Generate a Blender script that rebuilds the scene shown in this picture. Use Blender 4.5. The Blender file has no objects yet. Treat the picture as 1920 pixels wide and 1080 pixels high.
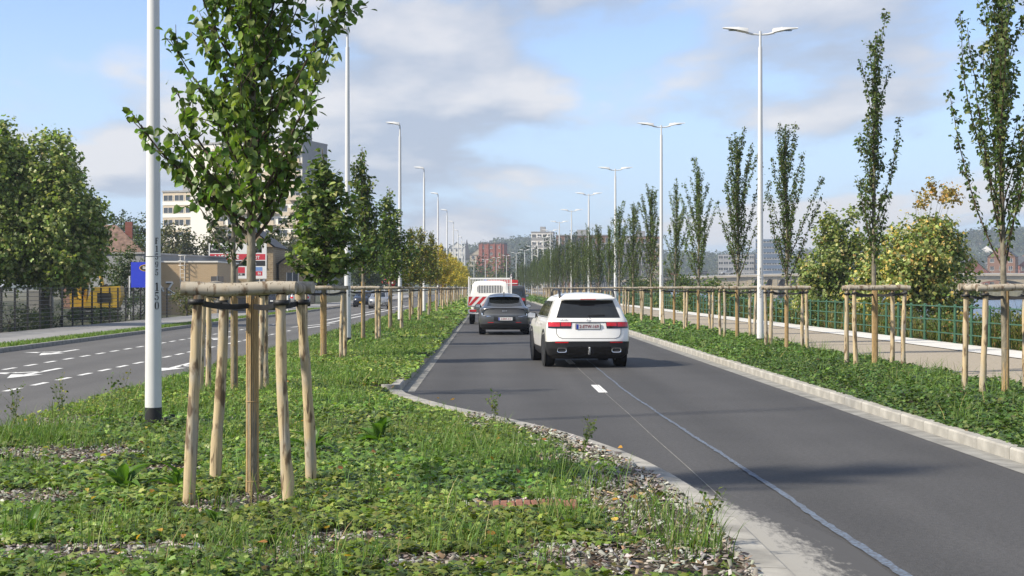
import bpy, bmesh, math, random
import numpy as np
from mathutils import Vector, Matrix, Euler

R = math.radians
random.seed(7)
rng = np.random.default_rng(7)
scn = bpy.context.scene
col = scn.collection

# ------------------------------------------------------------------ camera
cam_d = bpy.data.cameras.new('camera')
cam_d.sensor_width = 36.0
cam_d.lens = 52.0
cam_d.clip_start = 0.1
cam_d.clip_end = 9000.0
cam_o = bpy.data.objects.new('camera', cam_d)
col.objects.link(cam_o)
cam_o.location = (0.0, 0.0, 1.75)
cam_o.rotation_euler = (R(90), 0, -0.01515)
scn.camera = cam_o

# ------------------------------------------------------------------ sun and sky
SUN_EL, SUN_ROT = R(40), R(247)
sdir = Vector((math.sin(SUN_ROT) * math.cos(SUN_EL), math.cos(SUN_ROT) * math.cos(SUN_EL), math.sin(SUN_EL)))
sun_d = bpy.data.lights.new('sun', 'SUN')
sun_d.energy = 3.9
sun_d.angle = R(3.2)
sun_d.color = (1.0, 0.91, 0.76)
sun_o = bpy.data.objects.new('sun', sun_d)
col.objects.link(sun_o)
sun_o.location = (-40, -20, 40)
sun_o.rotation_euler = (-sdir).to_track_quat('-Z', 'Y').to_euler()

world = bpy.data.worlds.new('World')
scn.world = world
world.use_nodes = True
wt = world.node_tree
wt.nodes.clear()
def wn(t, **kw):
    n = wt.nodes.new(t)
    for k, v in kw.items():
        setattr(n, k, v)
    return n
wl = wt.links.new
w_out = wn('ShaderNodeOutputWorld')
w_bg = wn('ShaderNodeBackground')
w_bg.inputs[1].default_value = 0.122
sky = wn('ShaderNodeTexSky')
sky.sky_type = 'NISHITA'
sky.sun_disc = False
sky.sun_elevation = SUN_EL
sky.sun_rotation = SUN_ROT
sky.altitude = 60
sky.air_density = 0.75
sky.dust_density = 0.2
sky.ozone_density = 3.0
tc = wn('ShaderNodeTexCoord')
# clouds lie on a high layer: project the view direction onto it so that they flatten towards the horizon
sx = wn('ShaderNodeSeparateXYZ')
wl(tc.outputs['Generated'], sx.inputs[0])
za = wn('ShaderNodeMath', operation='MAXIMUM')
za.inputs[1].default_value = 0.0
wl(sx.outputs[2], za.inputs[0])
zb_ = wn('ShaderNodeMath', operation='ADD')
zb_.inputs[1].default_value = 0.13
wl(za.outputs[0], zb_.inputs[0])
def layer(dz, loc, detail, rough):
    zc_ = wn('ShaderNodeMath', operation='ADD')
    zc_.inputs[1].default_value = dz
    wl(zb_.outputs[0], zc_.inputs[0])
    px_ = wn('ShaderNodeMath', operation='DIVIDE'); wl(sx.outputs[0], px_.inputs[0]); wl(zc_.outputs[0], px_.inputs[1])
    py_ = wn('ShaderNodeMath', operation='DIVIDE'); wl(sx.outputs[1], py_.inputs[0]); wl(zc_.outputs[0], py_.inputs[1])
    cb_ = wn('ShaderNodeCombineXYZ'); wl(px_.outputs[0], cb_.inputs[0]); wl(py_.outputs[0], cb_.inputs[1])
    mp_ = wn('ShaderNodeMapping')
    mp_.inputs['Location'].default_value = loc
    mp_.inputs['Scale'].default_value = (0.80, 0.50, 1)
    wl(cb_.outputs[0], mp_.inputs[0])
    n_ = wn('ShaderNodeTexNoise')
    n_.inputs['Scale'].default_value = 1.35
    n_.inputs['Detail'].default_value = detail
    n_.inputs['Roughness'].default_value = rough
    n_.inputs['Distortion'].default_value = 0.15
    wl(mp_.outputs[0], n_.inputs['Vector'])
    return n_
CLOUD = (4.3, 1.9, 0.0)
cn = layer(0.0, CLOUD, 9.0, 0.56)
cn2 = layer(0.03, CLOUD, 5.0, 0.5)
crm = wn('ShaderNodeValToRGB')
crm.color_ramp.interpolation = 'EASE'
crm.color_ramp.elements[0].position = 0.44
crm.color_ramp.elements[0].color = (0, 0, 0, 1)
crm.color_ramp.elements[1].position = 0.57
crm.color_ramp.elements[1].color = (0.85, 0.85, 0.85, 1)
wl(cn.outputs[0], crm.inputs[0])
shd = wn('ShaderNodeMath', operation='SUBTRACT')
wl(cn.outputs[0], shd.inputs[0])
wl(cn2.outputs[0], shd.inputs[1])
crs = wn('ShaderNodeMapRange')
crs.inputs['From Min'].default_value = -0.04
crs.inputs['From Max'].default_value = 0.10
wl(shd.outputs[0], crs.inputs['Value'])
cmix = wn('ShaderNodeMixRGB')
cmix.inputs[1].default_value = (2.15, 2.42, 2.95, 1)
cmix.inputs[2].default_value = (3.95, 3.85, 3.85, 1)
wl(crs.outputs[0], cmix.inputs[0])
skm = wn('ShaderNodeMixRGB')
wl(crm.outputs[0], skm.inputs[0])
skc = wn('ShaderNodeMixRGB', blend_type='MULTIPLY')
skc.inputs[0].default_value = 1.0
skc.inputs[2].default_value = (1.05, 1.0, 1.0, 1)
wl(sky.outputs[0], skc.inputs[1])
# low haze band that runs evenly round the whole horizon
hzr = wn('ShaderNodeMapRange', interpolation_type='SMOOTHSTEP')
hzr.inputs['From Min'].default_value = 0.0
hzr.inputs['From Max'].default_value = 0.22
hzr.inputs['To Min'].default_value = 0.92
hzr.inputs['To Max'].default_value = 0.12
wl(sx.outputs[2], hzr.inputs['Value'])
skh = wn('ShaderNodeMixRGB')
skh.inputs[2].default_value = (2.65, 3.4, 4.35, 1)
wl(hzr.outputs[0], skh.inputs[0])
wl(skc.outputs[0], skh.inputs[1])
wl(skh.outputs[0], skm.inputs[1])
wl(cmix.outputs[0], skm.inputs[2])
wl(skm.outputs[0], w_bg.inputs[0])
wl(w_bg.outputs[0], w_out.inputs[0])

scn.view_settings.view_transform = 'Standard'
scn.view_settings.look = 'None'
scn.view_settings.exposure = 0.86
scn.view_settings.gamma = 1.0
scn.view_settings.use_curve_mapping = False
scn.cycles.max_bounces = 6
scn.cycles.diffuse_bounces = 3
scn.cycles.transparent_max_bounces = 6

# ------------------------------------------------------------------ helpers
def tag(o, label=None, cat=None, group=None, kind=None):
    if label: o['label'] = label
    if cat: o['category'] = cat
    if group: o['group'] = group
    if kind: o['kind'] = kind
    return o

def empty(name, loc=(0, 0, 0), rz=0, parent=None):
    o = bpy.data.objects.new(name, None)
    o.empty_display_size = 0.2
    col.objects.link(o)
    o.location = loc
    o.rotation_euler = (0, 0, rz)
    if parent: o.parent = parent
    return o

def obj(name, me, parent=None, loc=None, rot=None, scale=None):
    o = bpy.data.objects.new(name, me)
    col.objects.link(o)
    if parent: o.parent = parent
    if loc is not None: o.location = loc
    if rot is not None: o.rotation_euler = rot
    if scale is not None: o.scale = scale
    return o

def copy_tree(o, parent=None):
    c = o.copy()
    col.objects.link(c)
    c.parent = parent
    for ch in list(o.children):
        copy_tree(ch, c)
    return c

ORD = ['first', 'second', 'third', 'fourth', 'fifth', 'sixth', 'seventh', 'eighth', 'ninth', 'tenth', 'eleventh', 'twelfth',
       'thirteenth', 'fourteenth', 'fifteenth', 'sixteenth', 'seventeenth', 'eighteenth', 'nineteenth', 'twentieth', 'twenty-first',
       'twenty-second', 'twenty-third', 'twenty-fourth', 'twenty-fifth', 'twenty-sixth', 'twenty-seventh', 'twenty-eighth',
       'twenty-ninth', 'thirtieth', 'thirty-first', 'thirty-second', 'thirty-third', 'thirty-fourth', 'thirty-fifth', 'thirty-sixth']

class MB:
    def __init__(s):
        s.v = []; s.f = []; s.sm = []
    def add(s, verts, faces, smooth=False):
        b = len(s.v)
        s.v += [tuple(p) for p in verts]
        s.f += [tuple(b + i for i in f) for f in faces]
        s.sm += [smooth] * len(faces)
        return s
    def box(s, x0, x1, y0, y1, z0, z1, M=None, bev=0.0):
        if bev > 0:
            # chamfered box, top edges only plus verticals
            b = bev
            ring = lambda i, z: [(x0 + i, y0 + i, z), (x1 - i, y0 + i, z), (x1 - i, y1 - i, z), (x0 + i, y1 - i, z)]
            vs = ring(b, z0) + ring(0, z0 + b) + ring(0, z1 - b) + ring(b, z1)
            fs = [(3, 2, 1, 0), (12, 13, 14, 15)]
            for k in range(3):
                for i in range(4):
                    j = (i + 1) % 4
                    fs.append((k * 4 + i, k * 4 + j, k * 4 + 4 + j, k * 4 + 4 + i))
        else:
            vs = [(x0, y0, z0), (x1, y0, z0), (x1, y1, z0), (x0, y1, z0), (x0, y0, z1), (x1, y0, z1), (x1, y1, z1), (x0, y1, z1)]
            fs = [(0, 3, 2, 1), (4, 5, 6, 7), (0, 1, 5, 4), (1, 2, 6, 5), (2, 3, 7, 6), (3, 0, 4, 7)]
        if M is not None:
            vs = [tuple(M @ Vector(p)) for p in vs]
        return s.add(vs, fs)
    def tube(s, pts, radii, n=8, cap=True, smooth=True, jit=0.0, rnd=random):
        pts = [Vector(p) for p in pts]
        vs = []; fs = []
        up = None
        for i, p in enumerate(pts):
            t = (pts[min(i + 1, len(pts) - 1)] - pts[max(i - 1, 0)])
            if t.length < 1e-9: t = Vector((0, 0, 1))
            t.normalize()
            if up is None:
                up = Vector((1, 0, 0)) if abs(t.x) < 0.8 else Vector((0, 1, 0))
            a = t.cross(up).normalized()
            b = t.cross(a).normalized()
            up = -b if False else a.cross(t)
            r = radii[i] if hasattr(radii, '__len__') else radii
            for k in range(n):
                th = 2 * math.pi * k / n
                rr = r * (1 + (rnd.uniform(-jit, jit) if jit else 0))
                vs.append(p + (a * math.cos(th) + b * math.sin(th)) * rr)
        m = len(pts)
        for i in range(m - 1):
            for k in range(n):
                k2 = (k + 1) % n
                fs.append((i * n + k, i * n + k2, (i + 1) * n + k2, (i + 1) * n + k))
        s.add(vs, fs, smooth)
        if cap:
            s.add([vs[k] for k in reversed(range(n))], [tuple(range(n))])
            s.add([vs[(m - 1) * n + k] for k in range(n)], [tuple(range(n))])
        return s
    def prism(s, poly, z0, z1, M=None, smooth=False):
        n = len(poly)
        vs = [(x, y, z0) for x, y in poly] + [(x, y, z1) for x, y in poly]
        fs = [tuple(reversed(range(n))), tuple(range(n, 2 * n))]
        fs += [(i, (i + 1) % n, n + (i + 1) % n, n + i) for i in range(n)]
        if M is not None:
            vs = [tuple(M @ Vector(p)) for p in vs]
        return s.add(vs, fs, smooth)
    def grid(s, P, smooth=True, flip=False):
        nr, nc = len(P), len(P[0])
        vs = [p for row in P for p in row]
        fs = []
        for i in range(nr - 1):
            for j in range(nc - 1):
                q = (i * nc + j, i * nc + j + 1, (i + 1) * nc + j + 1, (i + 1) * nc + j)
                fs.append(tuple(reversed(q)) if flip else q)
        return s.add(vs, fs, smooth)
    def lathe(s, prof, n=24, M=None, smooth=True):
        vs = []; fs = []
        for r, z in prof:
            for k in range(n):
                a = 2 * math.pi * k / n
                vs.append((r * math.cos(a), r * math.sin(a), z))
        for i in range(len(prof) - 1):
            for k in range(n):
                k2 = (k + 1) % n
                fs.append((i * n + k, i * n + k2, (i + 1) * n + k2, (i + 1) * n + k))
        if M is not None:
            vs = [tuple(M @ Vector(p)) for p in vs]
        return s.add(vs, fs, smooth)
    def mesh(s, name, mat):
        me = bpy.data.meshes.new(name)
        me.from_pydata(s.v, [], s.f)
        me.polygons.foreach_set('use_smooth', s.sm)
        if mat: me.materials.append(mat)
        me.update()
        return me
    def build(s, name, mat, parent=None, loc=None, rot=None):
        return obj(name, s.mesh(name, mat), parent, loc, rot)

def np_mesh(name, V, F, mat, colr=None, smooth=False):
    """V (n,3) floats, F (m,k) ints, colr (n,3)"""
    me = bpy.data.meshes.new(name)
    n, m, k = len(V), len(F), F.shape[1]
    me.vertices.add(n)
    me.vertices.foreach_set('co', np.ascontiguousarray(V, dtype=np.float32).ravel())
    me.loops.add(m * k)
    me.loops.foreach_set('vertex_index', np.ascontiguousarray(F, dtype=np.int32).ravel())
    me.polygons.add(m)
    me.polygons.foreach_set('loop_start', np.arange(0, m * k, k, dtype=np.int32))
    if smooth:
        me.polygons.foreach_set('use_smooth', np.ones(m, dtype=bool))
    me.update(calc_edges=True)
    if colr is not None:
        a = me.color_attributes.new('Col', 'FLOAT_COLOR', 'POINT')
        c4 = np.ones((n, 4), dtype=np.float32)
        c4[:, :3] = colr
        a.data.foreach_set('color', c4.ravel())
    if mat: me.materials.append(mat)
    return me

def vnoise(x, y, scale, seed=0):
    x = np.asarray(x, float) / scale + seed * 17.3
    y = np.asarray(y, float) / scale + seed * 9.7
    xi = np.floor(x).astype(np.int64); yi = np.floor(y).astype(np.int64)
    fx = x - xi; fy = y - yi
    fx = fx * fx * (3 - 2 * fx); fy = fy * fy * (3 - 2 * fy)
    def h(a, b):
        n = (a * 374761393 + b * 668265263 + seed * 1442695) & 0x7fffffff
        n = ((n ^ (n >> 13)) * 1274126177) & 0x7fffffff
        return ((n ^ (n >> 16)) & 0xffff) / 65535.0
    return (h(xi, yi) * (1 - fx) + h(xi + 1, yi) * fx) * (1 - fy) + (h(xi, yi + 1) * (1 - fx) + h(xi + 1, yi + 1) * fx) * fy

def unit(v):
    return v / np.maximum(np.linalg.norm(v, axis=-1, keepdims=True), 1e-9)

def leaf_arrays(P, size, nrm, T, tdir=None, g=rng):
    """P (n,3), size (n,), nrm (n,3), T (k,3) template with y along the leaf"""
    n = len(P)
    nn = unit(nrm)
    t = g.normal(size=(n, 3)) if tdir is None else tdir + g.normal(size=(n, 3)) * 0.25
    t = unit(t - nn * np.sum(t * nn, axis=1, keepdims=True))
    b = np.cross(t, nn)
    T = np.asarray(T)
    V = P[:, None, :] + size[:, None, None] * (T[None, :, 0:1] * b[:, None, :] + T[None, :, 1:2] * t[:, None, :] + T[None, :, 2:3] * nn[:, None, :])
    return V

def leaf_mesh(name, P, size, nrm, T, F, colr, mat, tdir=None, g=rng):
    V = leaf_arrays(P, size, nrm, T, tdir, g)
    n, k = V.shape[:2]
    F = np.asarray(F)
    FF = (np.arange(n)[:, None, None] * k + F[None]).reshape(-1, F.shape[1])
    C = np.repeat(colr, k, axis=0)
    return np_mesh(name, V.reshape(-1, 3), FF, mat, C)

# leaf templates (y along leaf, z out of the leaf plane)
T_LIME = [(0, 0, 0), (0.30, 0.02, 0.05), (0.47, 0.33, 0.09), (0.30, 0.72, 0.03), (0, 1.06, -0.12), (-0.30, 0.72, 0.03), (-0.47, 0.33, 0.09), (-0.30, 0.02, 0.05), (0, 0.45, -0.04)]
F_LIME = [(8, 0, 1), (8, 1, 2), (8, 2, 3), (8, 3, 4), (8, 4, 5), (8, 5, 6), (8, 6, 7), (8, 7, 0)]
T_IVY = [(0, 0.1, 0), (0.42, -0.02, -0.06), (0.30, 0.32, 0.04), (0.52, 0.52, -0.05), (0.2, 0.62, 0.03), (0, 1.0, -0.08), (-0.2, 0.62, 0.03), (-0.52, 0.52, -0.05), (-0.30, 0.32, 0.04), (-0.42, -0.02, -0.06)]
F_IVY = [(0, 1, 2), (0, 2, 4), (2, 3, 4), (0, 4, 6), (4, 5, 6), (0, 6, 8), (6, 7, 8), (0, 8, 9)]
T_DIA = [(0, 0, 0), (0.36, 0.45, 0.07), (0, 1, -0.05), (-0.36, 0.45, 0.07)]
F_DIA = [(0, 1, 2), (0, 2, 3)]
T_MAPLE = [(0, 0, 0), (0.5, 0.15, 0.02), (0.22, 0.42, 0.05), (0.42, 0.8, -0.04), (0, 1.0, -0.06), (-0.42, 0.8, -0.04), (-0.22, 0.42, 0.05), (-0.5, 0.15, 0.02)]
F_MAPLE = [(0, 1, 2), (0, 2, 6), (2, 3, 4), (2, 4, 6), (4, 5, 6), (0, 6, 7)]

# ------------------------------------------------------------------ materials
def new_mat(name):
    m = bpy.data.materials.new(name)
    m.use_nodes = True
    nt = m.node_tree
    b = nt.nodes['Principled BSDF']
    return m, nt, b

def N(nt, t, **kw):
    n = nt.nodes.new(t)
    for k, v in kw.items():
        setattr(n, k, v)
    return n

def plain(name, c, rough=0.6, metal=0.0, vary=0.12, scale=6.0, bump=0.0, bscale=40.0, spec=0.5, coat=0.0, stretch=None, dark=None):
    m, nt, b = new_mat(name)
    L = nt.links.new
    b.inputs['Roughness'].default_value = rough
    b.inputs['Metallic'].default_value = metal
    b.inputs['Specular IOR Level'].default_value = spec
    b.inputs['Coat Weight'].default_value = coat
    tcn = N(nt, 'ShaderNodeTexCoord')
    src = tcn.outputs['Object']
    if stretch:
        mpn = N(nt, 'ShaderNodeMapping')
        mpn.inputs['Scale'].default_value = stretch
        L(src, mpn.inputs[0]); src = mpn.outputs[0]
    nz = N(nt, 'ShaderNodeTexNoise')
    nz.inputs['Scale'].default_value = scale
    nz.inputs['Detail'].default_value = 5
    L(src, nz.inputs['Vector'])
    mr = N(nt, 'ShaderNodeMapRange')
    mr.inputs['From Min'].default_value = 0.3
    mr.inputs['From Max'].default_value = 0.7
    L(nz.outputs[0], mr.inputs['Value'])
    mx = N(nt, 'ShaderNodeMixRGB')
    d = dark if dark else tuple(x * (1 - vary) for x in c)
    mx.inputs[1].default_value = (*d, 1)
    mx.inputs[2].default_value = (*[min(1, x * (1 + vary * 0.6)) for x in c], 1)
    L(mr.outputs[0], mx.inputs[0])
    L(mx.outputs[0], b.inputs['Base Color'])
    if bump > 0:
        nb = N(nt, 'ShaderNodeTexNoise')
        nb.inputs['Scale'].default_value = bscale
        nb.inputs['Detail'].default_value = 4
        L(src, nb.inputs['Vector'])
        bp = N(nt, 'ShaderNodeBump')
        bp.inputs['Strength'].default_value = bump
        bp.inputs['Distance'].default_value = 0.01
        L(nb.outputs[0], bp.inputs['Height'])
        L(bp.outputs[0], b.inputs['Normal'])
    return m

def leaf_material(name, trans=0.35, rough=0.5, spec=0.3, tint=(1, 1, 1)):
    m, nt, b = new_mat(name)
    L = nt.links.new
    at = N(nt, 'ShaderNodeVertexColor', layer_name='Col')
    oi = N(nt, 'ShaderNodeObjectInfo')
    hs = N(nt, 'ShaderNodeHueSaturation')
    mr = N(nt, 'ShaderNodeMapRange')
    mr.inputs['To Min'].default_value = 0.82
    mr.inputs['To Max'].default_value = 1.18
    L(oi.outputs['Random'], mr.inputs['Value'])
    L(mr.outputs[0], hs.inputs['Value'])
    L(at.outputs[0], hs.inputs['Color'])
    L(hs.outputs[0], b.inputs['Base Color'])
    b.inputs['Roughness'].default_value = rough
    b.inputs['Specular IOR Level'].default_value = spec
    tr = N(nt, 'ShaderNodeBsdfTranslucent')
    tm = N(nt, 'ShaderNodeMixRGB', blend_type='MULTIPLY')
    tm.inputs[0].default_value = 1.0
    tm.inputs[2].default_value = (1.5, 1.7, 0.6, 1)
    L(hs.outputs[0], tm.inputs[1])
    L(tm.outputs[0], tr.inputs['Color'])
    ms = N(nt, 'ShaderNodeMixShader')
    ms.inputs[0].default_value = trans
    L(b.outputs[0], ms.inputs[1])
    L(tr.outputs[0], ms.inputs[2])
    L(ms.outputs[0], nt.nodes['Material Output'].inputs[0])
    return m

def asphalt(name, c, blot=0.2, seed=0.0):
    m, nt, b = new_mat(name)
    L = nt.links.new
    tcn = N(nt, 'ShaderNodeTexCoord')
    mp_ = N(nt, 'ShaderNodeMapping')
    mp_.inputs['Location'].default_value = (seed, seed * 2, 0)
    L(tcn.outputs['Object'], mp_.inputs[0])
    fine = N(nt, 'ShaderNodeTexVoronoi')
    fine.inputs['Scale'].default_value = 75
    L(mp_.outputs[0], fine.inputs['Vector'])
    fn = N(nt, 'ShaderNodeTexNoise')
    fn.inputs['Scale'].default_value = 130
    fn.inputs['Detail'].default_value = 3
    L(mp_.outputs[0], fn.inputs['Vector'])
    # long streaks along the traffic direction
    st = N(nt, 'ShaderNodeMapping')
    st.inputs['Scale'].default_value = (1.6, 0.05, 1)
    L(mp_.outputs[0], st.inputs[0])
    sn = N(nt, 'ShaderNodeTexNoise')
    sn.inputs['Scale'].default_value = 1.0
    sn.inputs['Detail'].default_value = 6
    L(st.outputs[0], sn.inputs['Vector'])
    big = N(nt, 'ShaderNodeTexNoise')
    big.inputs['Scale'].default_value = 0.55
    big.inputs['Detail'].default_value = 6
    L(mp_.outputs[0], big.inputs['Vector'])
    a1 = N(nt, 'ShaderNodeMath', operation='MULTIPLY_ADD')
    a1.inputs[1].default_value = blot * 2.2
    a1.inputs[2].default_value = 1 - blot * 1.1
    L(sn.outputs[0], a1.inputs[0])
    a2 = N(nt, 'ShaderNodeMath', operation='MULTIPLY_ADD')
    a2.inputs[1].default_value = blot * 1.6
    a2.inputs[2].default_value = 1 - blot * 0.8
    L(big.outputs[0], a2.inputs[0])
    a3 = N(nt, 'ShaderNodeMath', operation='MULTIPLY_ADD')
    a3.inputs[1].default_value = 1.1
    a3.inputs[2].default_value = 0.45
    L(fn.outputs[0], a3.inputs[0])
    p1 = N(nt, 'ShaderNodeMath', operation='MULTIPLY')
    L(a1.outputs[0], p1.inputs[0]); L(a2.outputs[0], p1.inputs[1])
    p2 = N(nt, 'ShaderNodeMath', operation='MULTIPLY')
    L(p1.outputs[0], p2.inputs[0]); L(a3.outputs[0], p2.inputs[1])
    mid = N(nt, 'ShaderNodeTexNoise')
    mid.inputs['Scale'].default_value = 22
    mid.inputs['Detail'].default_value = 6
    mid.inputs['Roughness'].default_value = 0.7
    L(mp_.outputs[0], mid.inputs['Vector'])
    a4 = N(nt, 'ShaderNodeMath', operation='MULTIPLY_ADD')
    a4.inputs[1].default_value = 1.3
    a4.inputs[2].default_value = 0.35
    L(mid.outputs[0], a4.inputs[0])
    p3 = N(nt, 'ShaderNodeMath', operation='MULTIPLY')
    L(p2.outputs[0], p3.inputs[0]); L(a4.outputs[0], p3.inputs[1])
    # polished wheel tracks: two per lane
    sp = N(nt, 'ShaderNodeSeparateXYZ')
    L(tcn.outputs['Object'], sp.inputs[0])
    wv = N(nt, 'ShaderNodeMath', operation='MULTIPLY_ADD')
    wv.inputs[1].default_value = 2 * math.pi / 1.72
    wv.inputs[2].default_value = 0.9
    L(sp.outputs[0], wv.inputs[0])
    sn_ = N(nt, 'ShaderNodeMath', operation='SINE')
    L(wv.outputs[0], sn_.inputs[0])
    a5 = N(nt, 'ShaderNodeMath', operation='MULTIPLY_ADD')
    a5.inputs[1].default_value = 0.07
    a5.inputs[2].default_value = 1.0
    L(sn_.outputs[0], a5.inputs[0])
    p4 = N(nt, 'ShaderNodeMath', operation='MULTIPLY')
    L(p3.outputs[0], p4.inputs[0]); L(a5.outputs[0], p4.inputs[1])
    mx = N(nt, 'ShaderNodeMixRGB', blend_type='MULTIPLY')
    mx.inputs[0].default_value = 1
    mx.inputs[1].default_value = (*c, 1)
    L(p4.outputs[0], mx.inputs[2])
    L(mx.outputs[0], b.inputs['Base Color'])
    b.inputs['Roughness'].default_value = 0.8
    b.inputs['Specular IOR Level'].default_value = 0.35
    bp = N(nt, 'ShaderNodeBump')
    bp.inputs['Strength'].default_value = 0.5
    bp.inputs['Distance'].default_value = 0.006
    L(fine.outputs[0], bp.inputs['Height'])
    L(bp.outputs[0], b.inputs['Normal'])
    return m

def brick_mat(name, c1, c2, mortar, scale=1.0, bw=0.23, bh=0.075, axis='XZ'):
    m, nt, b = new_mat(name)
    L = nt.links.new
    tcn = N(nt, 'ShaderNodeTexCoord')
    sp = N(nt, 'ShaderNodeSeparateXYZ')
    L(tcn.outputs['Object'], sp.inputs[0])
    ad = N(nt, 'ShaderNodeMath', operation='ADD')
    L(sp.outputs[0], ad.inputs[0]); L(sp.outputs[1], ad.inputs[1])
    cb = N(nt, 'ShaderNodeCombineXYZ')
    L(ad.outputs[0], cb.inputs[0]); L(sp.outputs[2], cb.inputs[1])
    bt = N(nt, 'ShaderNodeTexBrick')
    bt.inputs['Color1'].default_value = (*c1, 1)
    bt.inputs['Color2'].default_value = (*c2, 1)
    bt.inputs['Mortar'].default_value = (*mortar, 1)
    bt.inputs['Scale'].default_value = scale
    bt.inputs['Brick Width'].default_value = bw
    bt.inputs['Row Height'].default_value = bh
    bt.inputs['Mortar Size'].default_value = 0.012
    L(cb.outputs[0], bt.inputs['Vector'])
    L(bt.outputs[0], b.inputs['Base Color'])
    b.inputs['Roughness'].default_value = 0.85
    return m

M = {}
M['asphalt'] = asphalt('asphalt_dark', (0.066, 0.0645, 0.0645), 0.27, 0.0)
M['asphalt2'] = asphalt('asphalt_worn', (0.105, 0.102, 0.098), 0.22, 7.0)
M['concrete'] = plain('kerb_concrete', (0.34, 0.325, 0.29), 0.85, vary=0.4, scale=3.0, bump=0.3, bscale=90)
def dust_mat():
    m, nt, b = new_mat('cement_dust')
    L = nt.links.new
    vc = N(nt, 'ShaderNodeVertexColor', layer_name='Col')
    tcn = N(nt, 'ShaderNodeTexCoord')
    mpn = N(nt, 'ShaderNodeMapping'); mpn.inputs['Scale'].default_value = (16, 5, 1)
    L(tcn.outputs['Object'], mpn.inputs[0])
    nz = N(nt, 'ShaderNodeTexNoise'); nz.inputs['Scale'].default_value = 1.0; nz.inputs['Detail'].default_value = 9; nz.inputs['Roughness'].default_value = 0.72
    L(mpn.outputs[0], nz.inputs['Vector'])
    sb = N(nt, 'ShaderNodeMath', operation='SUBTRACT'); L(nz.outputs[0], sb.inputs[0])
    sp = N(nt, 'ShaderNodeSeparateColor'); L(vc.outputs[0], sp.inputs[0]); L(sp.outputs[0], sb.inputs[1])
    r = N(nt, 'ShaderNodeMapRange'); r.inputs['From Min'].default_value = -0.10; r.inputs['From Max'].default_value = 0.12
    L(sb.outputs[0], r.inputs['Value'])
    mx = N(nt, 'ShaderNodeMixRGB'); mx.inputs[1].default_value = (0.062, 0.061, 0.062, 1); mx.inputs[2].default_value = (0.30, 0.29, 0.265, 1)
    L(r.outputs[0], mx.inputs[0]); L(mx.outputs[0], b.inputs['Base Color'])
    b.inputs['Roughness'].default_value = 0.9
    return m
M['dust'] = dust_mat()
M['concrete2'] = plain('gutter_concrete', (0.25, 0.245, 0.225), 0.9, vary=0.35, scale=4.0, bump=0.3, bscale=60)
M['paving'] = plain('paving', (0.25, 0.245, 0.24), 0.85, vary=0.2, scale=1.2, bump=0.2, bscale=30)
M['gravel_path'] = plain('compacted_gravel', (0.33, 0.285, 0.22), 0.95, vary=0.22, scale=14.0, bump=0.5, bscale=120)
M['white_strip'] = plain('pale_concrete_slab', (0.60, 0.585, 0.55), 0.85, vary=0.15, scale=2.0)
M['soil'] = plain('planting_soil', (0.075, 0.058, 0.04), 0.95, vary=0.45, scale=5.0, bump=0.8, bscale=40)
M['yard'] = plain('shade_toned_turf', (0.045, 0.05, 0.024), 0.95, vary=0.5, scale=1.5, bump=0.6, bscale=20)  # turf colour darkened to stand for the shade behind the fence
M['earth'] = plain('rough_ground', (0.12, 0.115, 0.07), 0.95, vary=0.4, scale=0.4)
M['paint'] = plain('road_paint', (0.72, 0.72, 0.70), 0.7, vary=0.3, scale=9.0, bump=0.2, bscale=150)
M['blue_paint'] = plain('blue_chalk', (0.135, 0.18, 0.25), 0.8, scale=38.0, dark=(0.066, 0.066, 0.072))
M['pole'] = plain('pole_white', (0.62, 0.625, 0.615), 0.42, vary=0.05, scale=2.0)
M['black'] = plain('matte_black', (0.018, 0.018, 0.019), 0.6, vary=0.3, scale=5)
M['rubber'] = plain('rubber_strap', (0.012, 0.012, 0.013), 0.55, vary=0.2, scale=10)
M['steel'] = plain('galvanised_steel', (0.42, 0.43, 0.44), 0.45, 0.7, vary=0.2, scale=8)
M['green_metal'] = plain('green_railing_paint', (0.035, 0.105, 0.060), 0.5, vary=0.25, scale=4)
M['fence_wire'] = plain('fence_wire_grey', (0.06, 0.062, 0.065), 0.5)
M['fence'] = plain('fence_black', (0.012, 0.013, 0.013), 0.6)
M['tyre'] = plain('tyre_rubber', (0.014, 0.014, 0.015), 0.8, vary=0.3, scale=8)
M['chrome'] = plain('chrome', (0.7, 0.7, 0.72), 0.18, 1.0, vary=0.05)
M['rim'] = plain('wheel_alloy', (0.10, 0.10, 0.105), 0.35, 0.8, vary=0.1)
M['red_lens'] = plain('red_lens', (0.55, 0.012, 0.02), 0.15, vary=0.2, scale=20, coat=0.6)
M['red_paint'] = plain('red_paint', (0.52, 0.03, 0.035), 0.45, vary=0.12)
M['white_paint'] = plain('white_paint', (0.78, 0.77, 0.74), 0.4, vary=0.08, scale=2)
M['car_white'] = plain('pearl_white_paint', (0.80, 0.79, 0.76), 0.28, vary=0.02, coat=0.7)
M['car_grey'] = plain('dark_grey_paint', (0.085, 0.088, 0.095), 0.3, 0.35, vary=0.04, coat=0.8)
M['car_grey2'] = plain('grey_panel_paint', (0.17, 0.172, 0.178), 0.32, 0.35, vary=0.04, coat=0.8)
M['trim_black'] = plain('black_plastic', (0.016, 0.016, 0.017), 0.45, vary=0.2)
M['gloss_black'] = plain('gloss_black', (0.008, 0.008, 0.009), 0.12, vary=0.1, coat=0.5)
M['car_glass'] = plain('tinted_glass', (0.012, 0.014, 0.015), 0.05, vary=0.3, scale=2, spec=0.8)
M['window'] = plain('window_glass', (0.045, 0.055, 0.065), 0.12, vary=0.5, scale=0.3, spec=0.7)
M['plate_white'] = plain('plate_white', (0.75, 0.75, 0.72), 0.4, vary=0.03)
M['plate_blue'] = plain('plate_blue', (0.02, 0.06, 0.45), 0.4, vary=0.03)
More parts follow.
